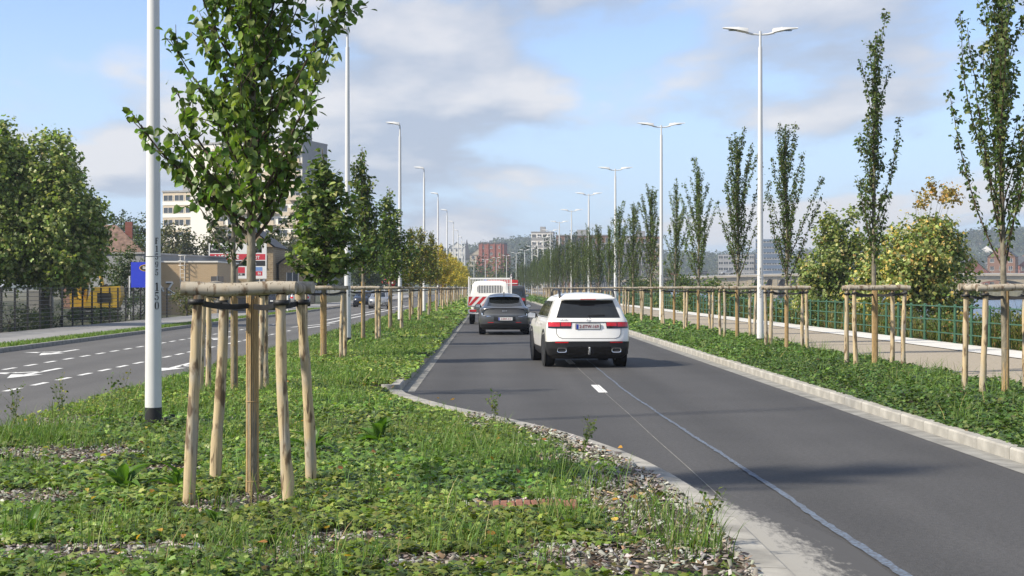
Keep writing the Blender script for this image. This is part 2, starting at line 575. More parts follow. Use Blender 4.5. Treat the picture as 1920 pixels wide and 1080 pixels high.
M['plate_red'] = plain('plate_red', (0.30, 0.012, 0.02), 0.5, vary=0.05)
M['plate_yellow'] = plain('plate_yellow', (0.75, 0.45, 0.02), 0.4, vary=0.03)
M['yellow'] = plain('machine_yellow', (0.62, 0.40, 0.05), 0.45, vary=0.25, scale=3)
M['sign_blue'] = plain('sign_blue', (0.03, 0.06, 0.62), 0.5, vary=0.05)
M['reed'] = plain('reed_cane', (0.44, 0.30, 0.14), 0.75, vary=0.45, scale=7, stretch=(40, 40, 1.5), bump=0.2, bscale=30)
M['bark_smooth'] = plain('grey_bark', (0.21, 0.185, 0.135), 0.9, vary=0.45, scale=16, bump=0.7, bscale=45, stretch=(1, 1, 0.5))
M['bark'] = plain('brown_bark', (0.075, 0.052, 0.034), 0.9, vary=0.4, scale=16, bump=0.4)
M['bark_dark'] = plain('dark_bark', (0.075, 0.062, 0.047), 0.9, vary=0.4, scale=6, bump=0.5)

def wood_mat(name, c, seed=0.0, grey=0.0):
    """peeled chestnut stake: pale wood, grey weathering, dark knots and long cracks"""
    m, nt, b = new_mat(name)
    L = nt.links.new
    tcn = N(nt, 'ShaderNodeTexCoord')
    oi = N(nt, 'ShaderNodeObjectInfo')
    ofs = N(nt, 'ShaderNodeVectorMath', operation='ADD')
    sc_ = N(nt, 'ShaderNodeMath', operation='MULTIPLY')
    sc_.inputs[1].default_value = 37.0
    L(oi.outputs['Random'], sc_.inputs[0])
    L(tcn.outputs['Object'], ofs.inputs[0]); L(sc_.outputs[0], ofs.inputs[1])
    def nz(scale, stretch, det=5, rough=0.5):
        mpn = N(nt, 'ShaderNodeMapping')
        mpn.inputs['Scale'].default_value = stretch
        L(ofs.outputs[0], mpn.inputs[0])
        n = N(nt, 'ShaderNodeTexNoise')
        n.inputs['Scale'].default_value = scale
        n.inputs['Detail'].default_value = det
        n.inputs['Roughness'].default_value = rough
        L(mpn.outputs[0], n.inputs['Vector'])
        return n.outputs[0]
    grain = nz(1.0, (60, 60, 3.0))
    patch = nz(1.0, (9, 9, 3.0), 4)
    knot = nz(1.0, (14, 14, 5.0), 3)
    crack = nz(1.0, (45, 45, 0.8), 2)
    def ramp(src, p0, p1, c0, c1):
        r = N(nt, 'ShaderNodeValToRGB')
        r.color_ramp.elements[0].position = p0; r.color_ramp.elements[0].color = (*c0, 1)
        r.color_ramp.elements[1].position = p1; r.color_ramp.elements[1].color = (*c1, 1)
        L(src, r.inputs[0])
        return r.outputs[0]
    g = 0.30
    base = ramp(grain, 0.3, 0.7, tuple(x * 0.66 for x in c), c)
    grey_c = (0.36, 0.325, 0.265)
    mx1 = N(nt, 'ShaderNodeMixRGB')
    mx1.inputs[2].default_value = (*grey_c, 1)
    L(ramp(patch, 0.47 - grey, 0.64 - grey, (0, 0, 0), (0.85, 0.85, 0.85)), mx1.inputs[0])
    L(base, mx1.inputs[1])
    mx2 = N(nt, 'ShaderNodeMixRGB')
    mx2.inputs[2].default_value = (0.10, 0.058, 0.028, 1)
    L(ramp(knot, 0.545, 0.63, (0, 0, 0), (0.85, 0.85, 0.85)), mx2.inputs[0])
    L(mx1.outputs[0], mx2.inputs[1])
    mx3 = N(nt, 'ShaderNodeMixRGB')
    mx3.inputs[2].default_value = (0.055, 0.035, 0.02, 1)
    L(ramp(crack, 0.345, 0.31, (0, 0, 0), (0.9, 0.9, 0.9)) if False else ramp(crack, 0.335, 0.365, (0.9, 0.9, 0.9), (0, 0, 0)), mx3.inputs[0])
    L(mx2.outputs[0], mx3.inputs[1])
    L(mx3.outputs[0], b.inputs['Base Color'])
    b.inputs['Roughness'].default_value = 0.8
    bp = N(nt, 'ShaderNodeBump')
    bp.inputs['Strength'].default_value = 0.5
    bp.inputs['Distance'].default_value = 0.01
    L(patch, bp.inputs['Height'])
    L(bp.outputs[0], b.inputs['Normal'])
    return m
M['stake'] = wood_mat('peeled_stake', (0.55, 0.43, 0.255))
M['rail'] = wood_mat('weathered_rail', (0.38, 0.31, 0.22), grey=0.12)
for k in ('stake', 'rail'):
    pass
M['leaf'] = leaf_material('leaf', 0.32, 0.45, 0.35)
M['leaf_ground'] = leaf_material('ground_leaf', 0.22, 0.42, 0.4)
M['grass'] = leaf_material('grass_blade', 0.3, 0.5, 0.3)
M['chip'] = leaf_material('wood_chip', 0.0, 0.9, 0.1)

# writing on things: text turned into flat meshes
_fc = {}
def text_mesh(s, size, mat, bold=0.0, depth=0.0, align='CENTER', spacing=1.0):
    cu = bpy.data.curves.new('lettering', 'FONT')
    cu.body = s
    cu.size = size
    cu.align_x = align
    cu.align_y = 'CENTER'
    cu.offset = bold
    cu.extrude = depth
    cu.space_character = spacing
    cu.resolution_u = 3
    o = bpy.data.objects.new('lettering', cu)
    col.objects.link(o)
    dg = bpy.context.evaluated_depsgraph_get()
    me = bpy.data.meshes.new_from_object(o.evaluated_get(dg))
    bpy.data.objects.remove(o)
    bpy.data.curves.remove(cu)
    me.materials.clear()
    me.materials.append(mat)
    me.name = 'lettering'
    return me
TX = {}
def pre_text(key, *a, **k):
    TX[key] = text_mesh(*a, **k)
pre_text('suv_plate', '2-ETW-169', 0.094, M['plate_red'], 0.0008, 0.001, spacing=1.08)
pre_text('ev_plate', '2-EAK-212', 0.094, M['plate_red'], 0.0008, 0.001, spacing=1.08)
pre_text('suv_badge', 'GLB 200', 0.05, M['chrome'], 0.0, 0.002)
pre_text('ev_logo', 'KIA', 0.085, M['chrome'], 0.001, 0.002, spacing=0.9)
pre_text('sale', 'A VENDRE', 0.46, M['white_paint'], 0.012, 0.004)
pre_text('sale_end', 'LOT', 0.34, M['white_paint'], 0.008, 0.004)
pre_text('phase', 'PHASE 1 : 25 LOTS', 0.22, M['white_paint'], 0.003, 0.004)
pre_text('sqm', '+ 240 m2', 0.22, M['white_paint'], 0.003, 0.004)
pre_text('n220', '220', 0.28, M['white_paint'], 0.004, 0.004)
pre_text('ph', '04  37 00', 0.26, M['white_paint'], 0.004, 0.004)
pre_text('n86', '86', 0.28, M['white_paint'], 0.004, 0.004)
pre_text('bca', 'BCA', 0.30, M['white_paint'], 0.004, 0.004)
pre_text('slig', 'Slig', 0.20, M['white_paint'], 0.006, 0.004)

# ================================================================== the setting
YR = [-30, -10, 0] + list(range(8, 30, 2)) + list(range(30, 240, 10)) + list(range(240, 470, 8))
def cv(y):
    """sideways drift of the road axis: straight, then a long bend to the left"""
    return -0.00042 * max(0.0, y - 240.0) ** 2
EDGE = [(-40, 1.79), (9.0, 1.79), (10.8, 1.80), (12.3, 1.73), (13.3, 1.65), (14.3, 1.53), (15.3, 1.36), (16.2, 1.16), (17.3, 0.86), (18.4, 0.48), (19.7, -0.02), (21.1, -0.58),
        (22.4, -1.0), (23.6, -1.32), (24.8, -1.50), (26, -1.5), (470, -1.5)]
def edge(y):
    return float(np.interp(y, [p[0] for p in EDGE], [p[1] for p in EDGE])) + cv(y)
def edge_np(y):
    return np.interp(y, [p[0] for p in EDGE], [p[1] for p in EDGE]) - 0.00042 * np.maximum(0, y - 240.0) ** 2
ML = -5.75      # left edge of the median

def ribbon(name, f0, f1, z, mat, ys=YR, n=1, zf=None, kind='structure', parent=None):
    P = []
    for y in ys:
        a, b = f0(y), f1(y)
        P.append([(a + (b - a) * i / n, y, (z if zf is None else zf(a + (b - a) * i / n, y))) for i in range(n + 1)])
    mb = MB(); mb.grid(P, smooth=True)
    o = mb.build(name, mat, parent)
    if kind and parent is None: o['kind'] = kind
    return o
K = lambda c: (lambda y: c + cv(y))

# terrain: flat on this bank, falling to the river, flat again on the far bank
prof = [(-1550, -0.08), (-60, -0.08), (-30, -0.06), (-18.2, -0.05), (-13, -0.08), (5, -0.08), (13.6, -0.06), (14.4, 0.06), (16.5, -0.7), (19.5, -2.4), (24, -3.2), (180, -3.2), (184, -1.9), (184.2, 0.6), (230, 0.7), (1550, 0.8)]
mb = MB()
mb.grid([[(x, y, z) for x, z in prof] for y in (-280, -60, 0, 60, 150, 300, 600, 1200, 2400)], smooth=False)
tag(mb.build('ground', M['earth']), kind='structure')

wm, wnt, wb = new_mat('river_water')
wb.inputs['Base Color'].default_value = (0.035, 0.06, 0.10, 1)
wb.inputs['Roughness'].default_value = 0.22
wtc = N(wnt, 'ShaderNodeTexCoord'); wmp = N(wnt, 'ShaderNodeMapping'); wmp.inputs['Scale'].default_value = (0.5, 0.25, 1)
wnz = N(wnt, 'ShaderNodeTexNoise'); wnz.inputs['Scale'].default_value = 1.6; wnz.inputs['Detail'].default_value = 5
wbp = N(wnt, 'ShaderNodeBump'); wbp.inputs['Strength'].default_value = 0.9; wbp.inputs['Distance'].default_value = 0.25
wnt.links.new(wtc.outputs['Object'], wmp.inputs[0]); wnt.links.new(wmp.outputs[0], wnz.inputs['Vector'])
wnt.links.new(wnz.outputs[0], wbp.inputs['Height']); wnt.links.new(wbp.outputs[0], wb.inputs['Normal'])
mb = MB(); mb.grid([[(17, y, -1.6), (184.1, y, -1.6)] for y in (-270, 200, 700, 2390)], smooth=False)
tag(mb.build('river_water', wm), kind='structure')

ribbon('road', K(-1.95), K(5.32), 0.0, M['asphalt'])
ribbon('road', K(-13.25), K(ML + 0.1), 0.0, M['asphalt2'])
# carriageway surface in front of the nose of the median is the same sheet, so the planted strip simply stands on it
def soil_z(x, y):
    e = edge(y); t = min(1, max(0, (e - 0.2 - x) / 1.3)) * min(1, max(0, (x - ML - 0.1) / 0.6))
    return 0.05 + 0.06 * t
ribbon('planted_median', lambda y: ML + 0.12 + cv(y), lambda y: edge(y) - (0.2 if y < 24.9 else 0.13), 0.1, M['soil'], n=10, zf=lambda x, y: soil_z(x - cv(y), y) if y < 240 else 0.1)
ribbon('planted_verge', K(5.43), K(8.42), 0.1, M['soil'], n=4)
ribbon('footpath', K(8.4), K(12.52), 0.075, M['gravel_path'])
ribbon('path_edge_slabs', K(12.5), K(13.95), 0.095, M['white_strip'])
ribbon('grass_strip', K(-14.25), K(-13.38), 0.085, M['soil'])
ribbon('yard', K(-60), K(-18.02), 0.0, M['yard'])
ribbon('pavement', K(-18.0), K(-14.23), 0.1, M['paving'])

# gutters: concrete bands laid 4 mm over the asphalt
ribbon('gutter', K(5.02), K(5.32), 0.004, M['concrete2'])
ribbon('gutter', lambda y: -1.5 + cv(y), lambda y: -1.26 + cv(y), 0.004, M['concrete2'], ys=[24.9, 26, 28, 30] + list(range(35, 240, 10)) + list(range(240, 470, 8)))
# dusty cement apron along the nose of the median, ragged on the road side
ys = np.linspace(7.0, 17.5, 70)
V = []; Fq = []; Cc = []
for i, y in enumerate(ys):
    w = 0.66 * min(1, max(0.12, (14.5 - y) / 4.5))
    for j in range(5):
        t = j / 4
        V.append((edge(y) - 0.03 + (w + 0.03) * t, y, 0.004)); Cc.append((0.12 + 0.72 * t,) * 3)
for i in range(69):
    for j in range(4):
        Fq.append((i * 5 + j, i * 5 + j + 1, i * 5 + j + 6, i * 5 + j + 5))
tag(obj('gutter', np_mesh('gutter', np.array(V), np.array(Fq), M['dust'], np.array(Cc))), kind='structure')

# ---- kerbs, stone by stone where they can be told apart
def kerb_stone_mesh(w, h, l, bev=0.018):
    mb = MB()
    prof_ = [(0, 0), (0, h - bev), (bev, h), (w, h), (w, 0)]
    n = len(prof_)
    vs = []; fs = []
    for yy in (-l / 2, l / 2):
        vs += [(x, yy, z) for x, z in prof_]
    for i in range(n):
        j = (i + 1) % n
        fs.append((i, j, n + j, n + i))
    fs += [tuple(reversed(range(n))), tuple(range(n, 2 * n))]
    fs = [tuple(reversed(f)) for f in fs]
    mb.add(vs, fs)
    return mb.mesh('kerb_stone', M['concrete'])
kr = tag(empty('kerb'), kind='structure')
ks = kerb_stone_mesh(0.15, 0.19, 0.992)
y = 8.5
while y < 48:
    obj('kerb_stone', ks, kr, (5.30 + random.uniform(-0.004, 0.004), y, -0.06 + random.uniform(-0.004, 0.004)), (0, 0, random.uniform(-0.004, 0.004)))
    y += 1.0
mb = MB()
mb.grid([[(5.30 + cv(y), y, 0.0), (5.30 + cv(y), y, 0.112), (5.318 + cv(y), y, 0.13), (5.45 + cv(y), y, 0.13), (5.45 + cv(y), y, 0.05)] for y in [48.0] + list(range(56, 470, 8))], smooth=False)
mb.build('far_kerb_run', M['concrete'], kr)

kl = tag(empty('kerb'), kind='structure')
ks2 = kerb_stone_mesh(0.15, 0.19, 0.992)
y = 25.4
while y < 58:
    obj('kerb_stone', ks2, kl, (-1.50 + random.uniform(-0.004, 0.004), y, -0.06), (0, 0, math.pi + random.uniform(-0.004, 0.004)))
    y += 1.0
mb = MB()
mb.grid([[(-1.50 + cv(y), y, 0.0), (-1.50 + cv(y), y, 0.112), (-1.518 + cv(y), y, 0.13), (-1.65 + cv(y), y, 0.13), (-1.65 + cv(y), y, 0.05)] for y in [58.0] + list(range(64, 470, 8))], smooth=False)
mb.build('far_kerb_run', M['concrete'], kl)
# rounded end stone
mb = MB(); mb.prism([(-1.66 + 0.16 * math.cos(a), 24.895 + 0.20 * math.sin(a)) for a in [R(x) for x in range(180, 361, 20)]], -0.05, 0.131)
mb.build('kerb_stone', M['concrete'], kl)
# low flat stones round the nose
kn = tag(empty('kerb'), kind='structure')
yy = np.linspace(6.8, 24.6, 2200)
ex = edge_np(yy)
s = np.concatenate([[0], np.cumsum(np.hypot(np.diff(yy), np.diff(ex)))])
st = 0.0
while st + 0.95 < s[-1]:
    seg = []
    for q in np.linspace(st + 0.006, st + 0.99, 5):
        px, py = np.interp(q, s, ex), np.interp(q, s, yy)
        qx, qy = np.interp(q + 0.05, s, ex), np.interp(q + 0.05, s, yy)
        t = Vector((qx - px, qy - py, 0)).normalized(); nrm = Vector((t.y, -t.x, 0))
        seg.append((Vector((px, py, 0)), nrm))
    mb = MB()
    rows = []
    for p, nn in seg:
        a, b = p, p - nn * 0.24
        rows.append([tuple(a + Vector((0, 0, -0.03))), tuple(a + Vector((0, 0, 0.06))), tuple(a - nn * 0.015 + Vector((0, 0, 0.078))), tuple(b + Vector((0, 0, 0.088))), tuple(b + Vector((0, 0, -0.03)))])
    mb.grid(rows, smooth=False)
    n5 = 5
    mb.add(rows[0], [(0, 1, 2, 3, 4)]); mb.add(rows[-1], [(4, 3, 2, 1, 0)])
    mb.build('kerb_stone', M['concrete'], kn)
    st += 1.0
# thin edging between median and left carriageway, and kerb of the left pavement
ke = tag(empty('kerb'), kind='structure')
km = MB().box(-0.1, 0.1, -0.495, 0.495, -0.05, 0.05, bev=0.012).mesh('kerb_stone', M['concrete'])
y = 13.0
while y < 40:
    obj('kerb_stone', km, ke, (ML + 0.05, y, random.uniform(-0.003, 0.003)), (0, 0, random.uniform(-0.006, 0.006)))
    y += 1.0
mb = MB(); mb.grid([[(ML - 0.05 + cv(y), y, -0.01), (ML - 0.05 + cv(y), y, 0.05), (ML + 0.15 + cv(y), y, 0.05)] for y in [39.5] + list(range(44, 470, 8))], smooth=False)
mb.build('far_kerb_run', M['concrete'], ke)
kp = tag(empty('kerb'), kind='structure')
km2 = MB().box(-0.075, 0.075, -0.495, 0.495, -0.05, 0.12, bev=0.015).mesh('kerb_stone', M['concrete2'])
y = 34.0
while y < 74:
    obj('kerb_stone', km2, kp, (-13.31, y, random.uniform(-0.004, 0.004)))
    y += 1.0
mb = MB(); mb.grid([[(-13.38 + cv(y), y, 0.05), (-13.38 + cv(y), y, 0.12), (-13.24 + cv(y), y, 0.12), (-13.24 + cv(y), y, -0.01)] for y in [74] + list(range(80, 470, 8))], smooth=False)
mb.build('far_kerb_run', M['concrete2'], kp)

# ---- painted markings, each a sheet 4 mm over the asphalt
def mark(name, polys, label, mat='paint', group=None, z=0.004):
    mb = MB()
    for p in polys:
        mb.add([(x, y, z) for x, y in p], [tuple(range(len(p)))])
    o = mb.build(name, M[mat])
    o['kind'] = 'structure'
    return o
def rect(x, y0, y1, w):
    return [(x - w / 2, y0), (x + w / 2, y0), (x + w / 2, y1), (x - w / 2, y1)]
y = 24.7
i = 0
while y < 330:
    mark('lane_dash', [rect(1.9 + cv(y), y, y + 1.95, 0.15)], '')
    y += 9.2 if y < 60 else 9.2
for k in range(26):
    mark('lane_dash', [rect(-8.2, 22.1 + 1.52 * k, 22.95 + 1.52 * k, 0.12)], '')
for k in range(30):
    mark('lane_dash', [rect(-10.4, 30.3 + 1.5 * k, 31.1 + 1.5 * k, 0.12)], '')
def arrow(x, y, side):
    return [rect(x, y + 1.2, y + 3.6, 0.14), [(x - 0.32, y + 1.25), (x, y), (x + 0.32, y + 1.25)],
            [(x, y + 2.1), (x + side * 0.55, y + 1.55), (x + side * 0.55, y + 1.85), (x, y + 2.4)],
            [(x + side * 0.45, y + 1.35), (x + side * 0.95, y + 1.75), (x + side * 0.45, y + 2.05)]]
mark('turn_arrow', arrow(-9.35, 28.8, -1), '')
mark('turn_arrow', arrow(-11.7, 38.6, -1), '')
mark('turn_arrow', arrow(-6.95, 31.2, 1), '')
mark('turn_arrow', arrow(-9.3, 50, -1), '')
mark('median_line', [[(-8.15, 74), (-8.0, 74), (-7.75, 150), (-7.9, 150)]], '')
mark('median_line', [[(-8.95, 80), (-8.8, 80), (-8.55, 150), (-8.7, 150)]], '')
mark('chevron_mark', [[(-8.9, 66), (-8.75, 66), (-7.6, 74), (-7.75, 74)], [(-8.2, 63), (-8.05, 63), (-7.5, 70), (-7.65, 70)]], '')
# blue surveyor's line and the thin score beside it
gb = np.random.default_rng(11)
ysb = np.linspace(8.2, 37, 240)
bx = np.interp(ysb, [8, 9, 10, 12, 14.3, 18.7, 24.9, 36, 40], [2.54, 2.52, 2.50, 2.49, 2.46, 2.38, 2.30, 2.37, 2.4]) + gb.normal(0, 0.0025, 240) + 0.006 * np.sin(ysb * 2.1)
mb = MB()
wd = np.interp(ysb, [8, 12, 20, 37], [0.034, 0.030, 0.019, 0.014]) * (1 + gb.normal(0, 0.18, 240))
mb.grid([[(bx[i] - wd[i], ysb[i] + 0.02, 0.008), (bx[i] + wd[i], ysb[i] - 0.02, 0.008)] for i in range(240)], smooth=False)
tag(mb.build('chalk_line', M['blue_paint']), kind='structure')
mb = MB(); mb.grid([[(1.92 + 0.004 * math.sin(y), y, 0.008), (1.928 + 0.004 * math.sin(y), y, 0.008)] for y in np.linspace(12.2, 36, 40)], smooth=False)
tag(mb.build('score_line', M['concrete2']), kind='structure')

# ================================================================== lamp posts
def glyph(ch):
    """stencil serif figures in a 0.62 x 1 box, as flat polygons"""
    q = []
    def bx(x0, x1, y0, y1): q.append([(x0, y0), (x1, y0), (x1, y1), (x0, y1)])
    def arc(cx, cy, rx, ry, a0, a1, tx, ty, n=7):
        for i in range(n):
            a, b = R(a0 + (a1 - a0) * i / n), R(a0 + (a1 - a0) * (i + 1) / n)
            q.append([(cx + (rx - tx) * math.cos(a), cy + (ry - ty) * math.sin(a)), (cx + rx * math.cos(a), cy + ry * math.sin(a)),
                      (cx + rx * math.cos(b), cy + ry * math.sin(b)), (cx + (rx - tx) * math.cos(b), cy + (ry - ty) * math.sin(b))])
    if ch == 'F':
        bx(0.10, 0.28, 0.0, 1.0); bx(0.02, 0.38, 0.0, 0.07); bx(0.28, 0.58, 0.92, 1.0); bx(0.5, 0.58, 0.74, 0.95); bx(0.28, 0.46, 0.48, 0.55)
    elif ch == '1':
        bx(0.24, 0.42, 0.0, 0.98); bx(0.10, 0.56, 0.0, 0.07); q.append([(0.08, 0.80), (0.24, 0.83), (0.24, 0.98)])
    elif ch == '5':
        bx(0.10, 0.54, 0.84, 1.0); bx(0.10, 0.15, 0.5, 0.84); arc(0.29, 0.31, 0.28, 0.31, -150, 130, 0.15, 0.05); bx(0.03, 0.18, 0.12, 0.26)
    elif ch == '9':
        arc(0.31, 0.66, 0.28, 0.34, 100, 260, 0.15, 0.05); arc(0.31, 0.66, 0.28, 0.34, -80, 80, 0.15, 0.05); q.append([(0.44, 0.62), (0.59, 0.62), (0.50, 0.2), (0.30, 0.0), (0.24, 0.04), (0.40, 0.25)]); bx(0.08, 0.22, 0.1, 0.24)
    elif ch == '0':
        arc(0.31, 0.5, 0.29, 0.5, 105, 255, 0.16, 0.06, 9); arc(0.31, 0.5, 0.29, 0.5, -75, 75, 0.16, 0.06, 9)
    elif ch == '2':
        arc(0.31, 0.7, 0.27, 0.3, -40, 170, 0.15, 0.06); q.append([(0.40, 0.5), (0.55, 0.56), (0.24, 0.16), (0.06, 0.06)]); bx(0.05, 0.58, 0.0, 0.14)
    return q
def lettering(lines, theta0, rad):
    """lines = [(char, z_base, height)], wrapped on the pole"""
    mb = MB()
    for ch, z0, h in lines:
        for poly in glyph(ch):
            # cut into narrow columns is unnecessary: each piece is small, so follow the curve per vertex
            vs = []
            for px, pz in poly:
                z = z0 + pz * h
                rr = rad(z) + 0.0025
                th = theta0 + (px - 0.31) * h / rr
                vs.append((rr * math.cos(th), rr * math.sin(th), z))
            mb.add(vs, [tuple(range(len(vs)))])
    return mb
POLE_H = 9.05
def pole_r(z):
    return 0.1 - 0.05 * max(0, z) / POLE_H
def head_mesh(sgn, L_):
    """flat curved luminaire growing away from the pole in x"""
    mb = MB()
    rows = []
    n = 10
    for i in range(n + 1):
        t = i / n
        x = sgn * L_ * t
        zc = 0.02 + 0.15 * t - 0.05 * t * t
        w = 0.06 + 0.10 * math.sin(math.pi * min(1, 0.25 + t * 0.8)) if t < 0.98 else 0.07
        h = 0.10 * (1 - t) + 0.022
        rows.append([(x, -w, zc - h * 0.3), (x, -w * 0.7, zc + h * 0.7), (x, w * 0.7, zc + h * 0.7), (x, w, zc - h * 0.3), (x, 0, zc - h * 0.42), (x, -w, zc - h * 0.3)])
    mb.grid(rows, smooth=False, flip=(sgn < 0))
    mb.add(rows[0][:5], [(0, 1, 2, 3, 4)]); mb.add(rows[-1][:5], [(4, 3, 2, 1, 0)])
    return mb
def lamp_post(double, chars, detail):
    root = empty('lamp_post')
    mb = MB()
    mb.tube([(0, 0, 0.22), (0, 0, 2.02)], [pole_r(0.22), pole_r(2.02)], 20, cap=False)
    mb.tube([(0, 0, 2.03), (0, 0, POLE_H - 0.45)], [pole_r(2.02) - 0.002, 0.056], 20, cap=True)
    mb.tube([(0, 0, POLE_H - 0.46), (0, 0, POLE_H)], [0.037, 0.037], 12)
    mb.build('pole', M['pole'], root)
    MB().tube([(0, 0, 0.03), (0, 0, 0.225)], [0.101, 0.1005], 20).build('base_sleeve', M['black'], root)
    MB().box(-0.24, 0.24, -0.24, 0.24, 0.0, 0.03, bev=0.006).build('base_plate', M['black'], root)
    bm_ = MB().tube([(0, 0, 0.03), (0, 0, 0.12)], [0.028, 0.026], 10).mesh('bolt', M['black'])
    for a in range(4):
        obj('bolt', bm_, root, (0.19 * (1 if a % 2 else -1), 0.19 * (1 if a > 1 else -1), 0))
    for sgn in ((-1, 1) if double else (-1,)):
        mb = MB()
        if double:
            mb.tube([(sgn * 0.03, 0, POLE_H - 0.10), (sgn * 0.22, 0, POLE_H - 0.085), (sgn * 0.40, 0, POLE_H - 0.04)], [0.025, 0.03, 0.036], 10)
            mb.build('arm', M['pole'], root)
            h = head_mesh(sgn, 0.72).build('lamp_head', M['pole'], root, (sgn * 0.36, 0, POLE_H - 0.03))
        else:
            mb.tube([(0, 0, POLE_H - 0.02), (-0.02, 0, POLE_H + 0.06), (-0.08, 0, POLE_H + 0.09)], [0.037, 0.04, 0.04], 10)
            mb.build('arm', M['pole'], root)
            h = head_mesh(-1, 0.62).build('lamp_head', M['pole'], root, (-0.02, 0, POLE_H + 0.06))
        MB().tube([(sgn * 0.26, 0, 0.09), (sgn * 0.26, 0, 0.155)], [0.035, 0.03], 10).build('sensor_cap', M['pole'], h)
        MB().box(*sorted((sgn * 0.25, sgn * 0.55)), -0.07, 0.07, 0.045, 0.052).build('lens_panel', M['window'], h)
    for c in chars:
        lettering([c], -math.pi / 2 + (0.68 if not double else -0.15), pole_r).build('stencil_figure', M['black'], root)
    return root
def stack(code, z, h1=0.074, h2=0.10):
    out = []
    a, b = code.split()
    for c in a:
        out.append((c, z, h1)); z -= 0.094
    z -= 0.090
    for c in b:
        out.append((c, z, h2)); z -= 0.112
    return out
lp_left = lamp_post(False, stack('F1595 150', 2.175), True)
lp_right = lamp_post(True, stack('F1595 025', 2.175), True)
for k in range(16):
    y = 17.75 + 25.0 * k
    o = lp_left if k == 0 else copy_tree(lp_left)
    o.location = (-4.02 + cv(y) if k == 0 else -4.1 + cv(y), y, 0.1)
    tag(o, ('white lamp post F1595 150 standing close behind the nearest staked tree' if k == 0 else
            'white single-arm lamp post on the planted median, %s from the camera' % ORD[k]), 'lamp post', 'single-arm lamp posts on the median')
for k in range(17):
    y = 42.4 + 24.5 * k
    o = lp_right if k == 0 else copy_tree(lp_right)
    o.location = (7.78 + cv(y), y, 0.08)
    tag(o, 'white double-arm lamp post in the verge beside the river path, %s from the camera' % ORD[k], 'lamp post', 'double-arm lamp posts along the river path')

# ================================================================== tree stakes
def stake_mesh(g, h, r, lean=(0, 0), bend=0.012):
    mb = MB()
    pts = []; rad = []
    n = 12
    ph = g.uniform(0, 6)
    for i in range(n + 1):
        t = i / n
        pts.append((lean[0] * t + bend * math.sin(t * 3 + ph), lean[1] * t + bend * math.cos(t * 2.3 + ph), -0.05 + (h + 0.05) * t))
        rad.append(r * (1.12 - 0.22 * t) * (1 + g.uniform(-0.07, 0.07)))
    mb.tube(pts, rad, 10, jit=0.08, rnd=g)
    return mb.mesh('stake', M['stake'])
def log_mesh(g, L_, r):
    mb = MB()
    n = 10
    ph = g.uniform(0, 6)
    pts = [((i / n - 0.5) * L_, 0.006 * math.sin(i + ph), 0.008 * math.cos(i * 0.7 + ph)) for i in range(n + 1)]
    mb.tube(pts, [r * (1 + g.uniform(-0.05, 0.05)) * (1.05 - 0.1 * i / n) for i in range(n + 1)], 12, jit=0.03, rnd=g)
    return mb.mesh('rail', M['rail'])
def strap_mesh(a, b, z, w=0.042, th=0.010):
    """black rubber belt pulled from a stake to the trunk"""
    a = Vector((*a, z)); b = Vector((*b, z - 0.035))
    d = (b - a); n = Vector((-d.y, d.x, 0)).normalized() * th
    P = []
    for i in range(7):
        t = i / 6
        p = a + d * t - Vector((0, 0, 0.022 * math.sin(math.pi * t)))
        u = Vector((0, 0, w / 2))
        P.append([tuple(p - u - n), tuple(p + u - n), tuple(p + u + n), tuple(p - u + n), tuple(p - u - n)])
    mb = MB(); mb.grid(P, smooth=False)
    # loop round the stake
    mb.lathe([(0.052, z - w / 2), (0.062, z - w / 2), (0.062, z + w / 2), (0.052, z + w / 2), (0.052, z - w / 2)], 14, Matrix.Translation((a.x, a.y, 0)))
    return mb.mesh('strap', M['rubber'])
def support_frame(seed, w=0.93, d=0.70, leans=None, zt=1.62):
    g = random.Random(seed)
    root = empty('tree_support')
    cs = [(-w / 2, -d / 2), (w / 2, -d / 2), (w / 2, d / 2), (-w / 2, d / 2)]
    tops = []
    for i, (x, y) in enumerate(cs):
        ln = leans[i] if leans else (g.uniform(-0.035, 0.035), g.uniform(-0.03, 0.03))
        obj('stake', stake_mesh(g, zt, 0.043, ln, g.uniform(0.008, 0.024)), root, (x, y, 0))
        tops.append((x + ln[0], y + ln[1]))
    r = 0.05
    def rail(a, b, ext, dz):
        a = Vector(a); b = Vector(b)
        d_ = (b - a); ang = math.atan2(d_.y, d_.x)
        mid = (a + b) / 2
        obj('rail', log_mesh(g, d_.length + ext, r), root, (mid.x, mid.y, zt + r * 0.9 + dz), (0, g.uniform(-0.012, 0.012), ang))
    rail(tops[0], tops[1], 0.22, 0.0)
    rail(tops[3], tops[2], 0.20, 0.0)
    rail(tops[0], tops[3], -0.09, 0.004)
    rail(tops[1], tops[2], -0.09, 0.002)
    for i in range(4):
        t = Vector(tops[i]); c = t.normalized() * 0.055
        obj('strap', strap_mesh(tuple(t), (c.x, c.y), zt - 0.055 - 0.006 * i), root)
    return root

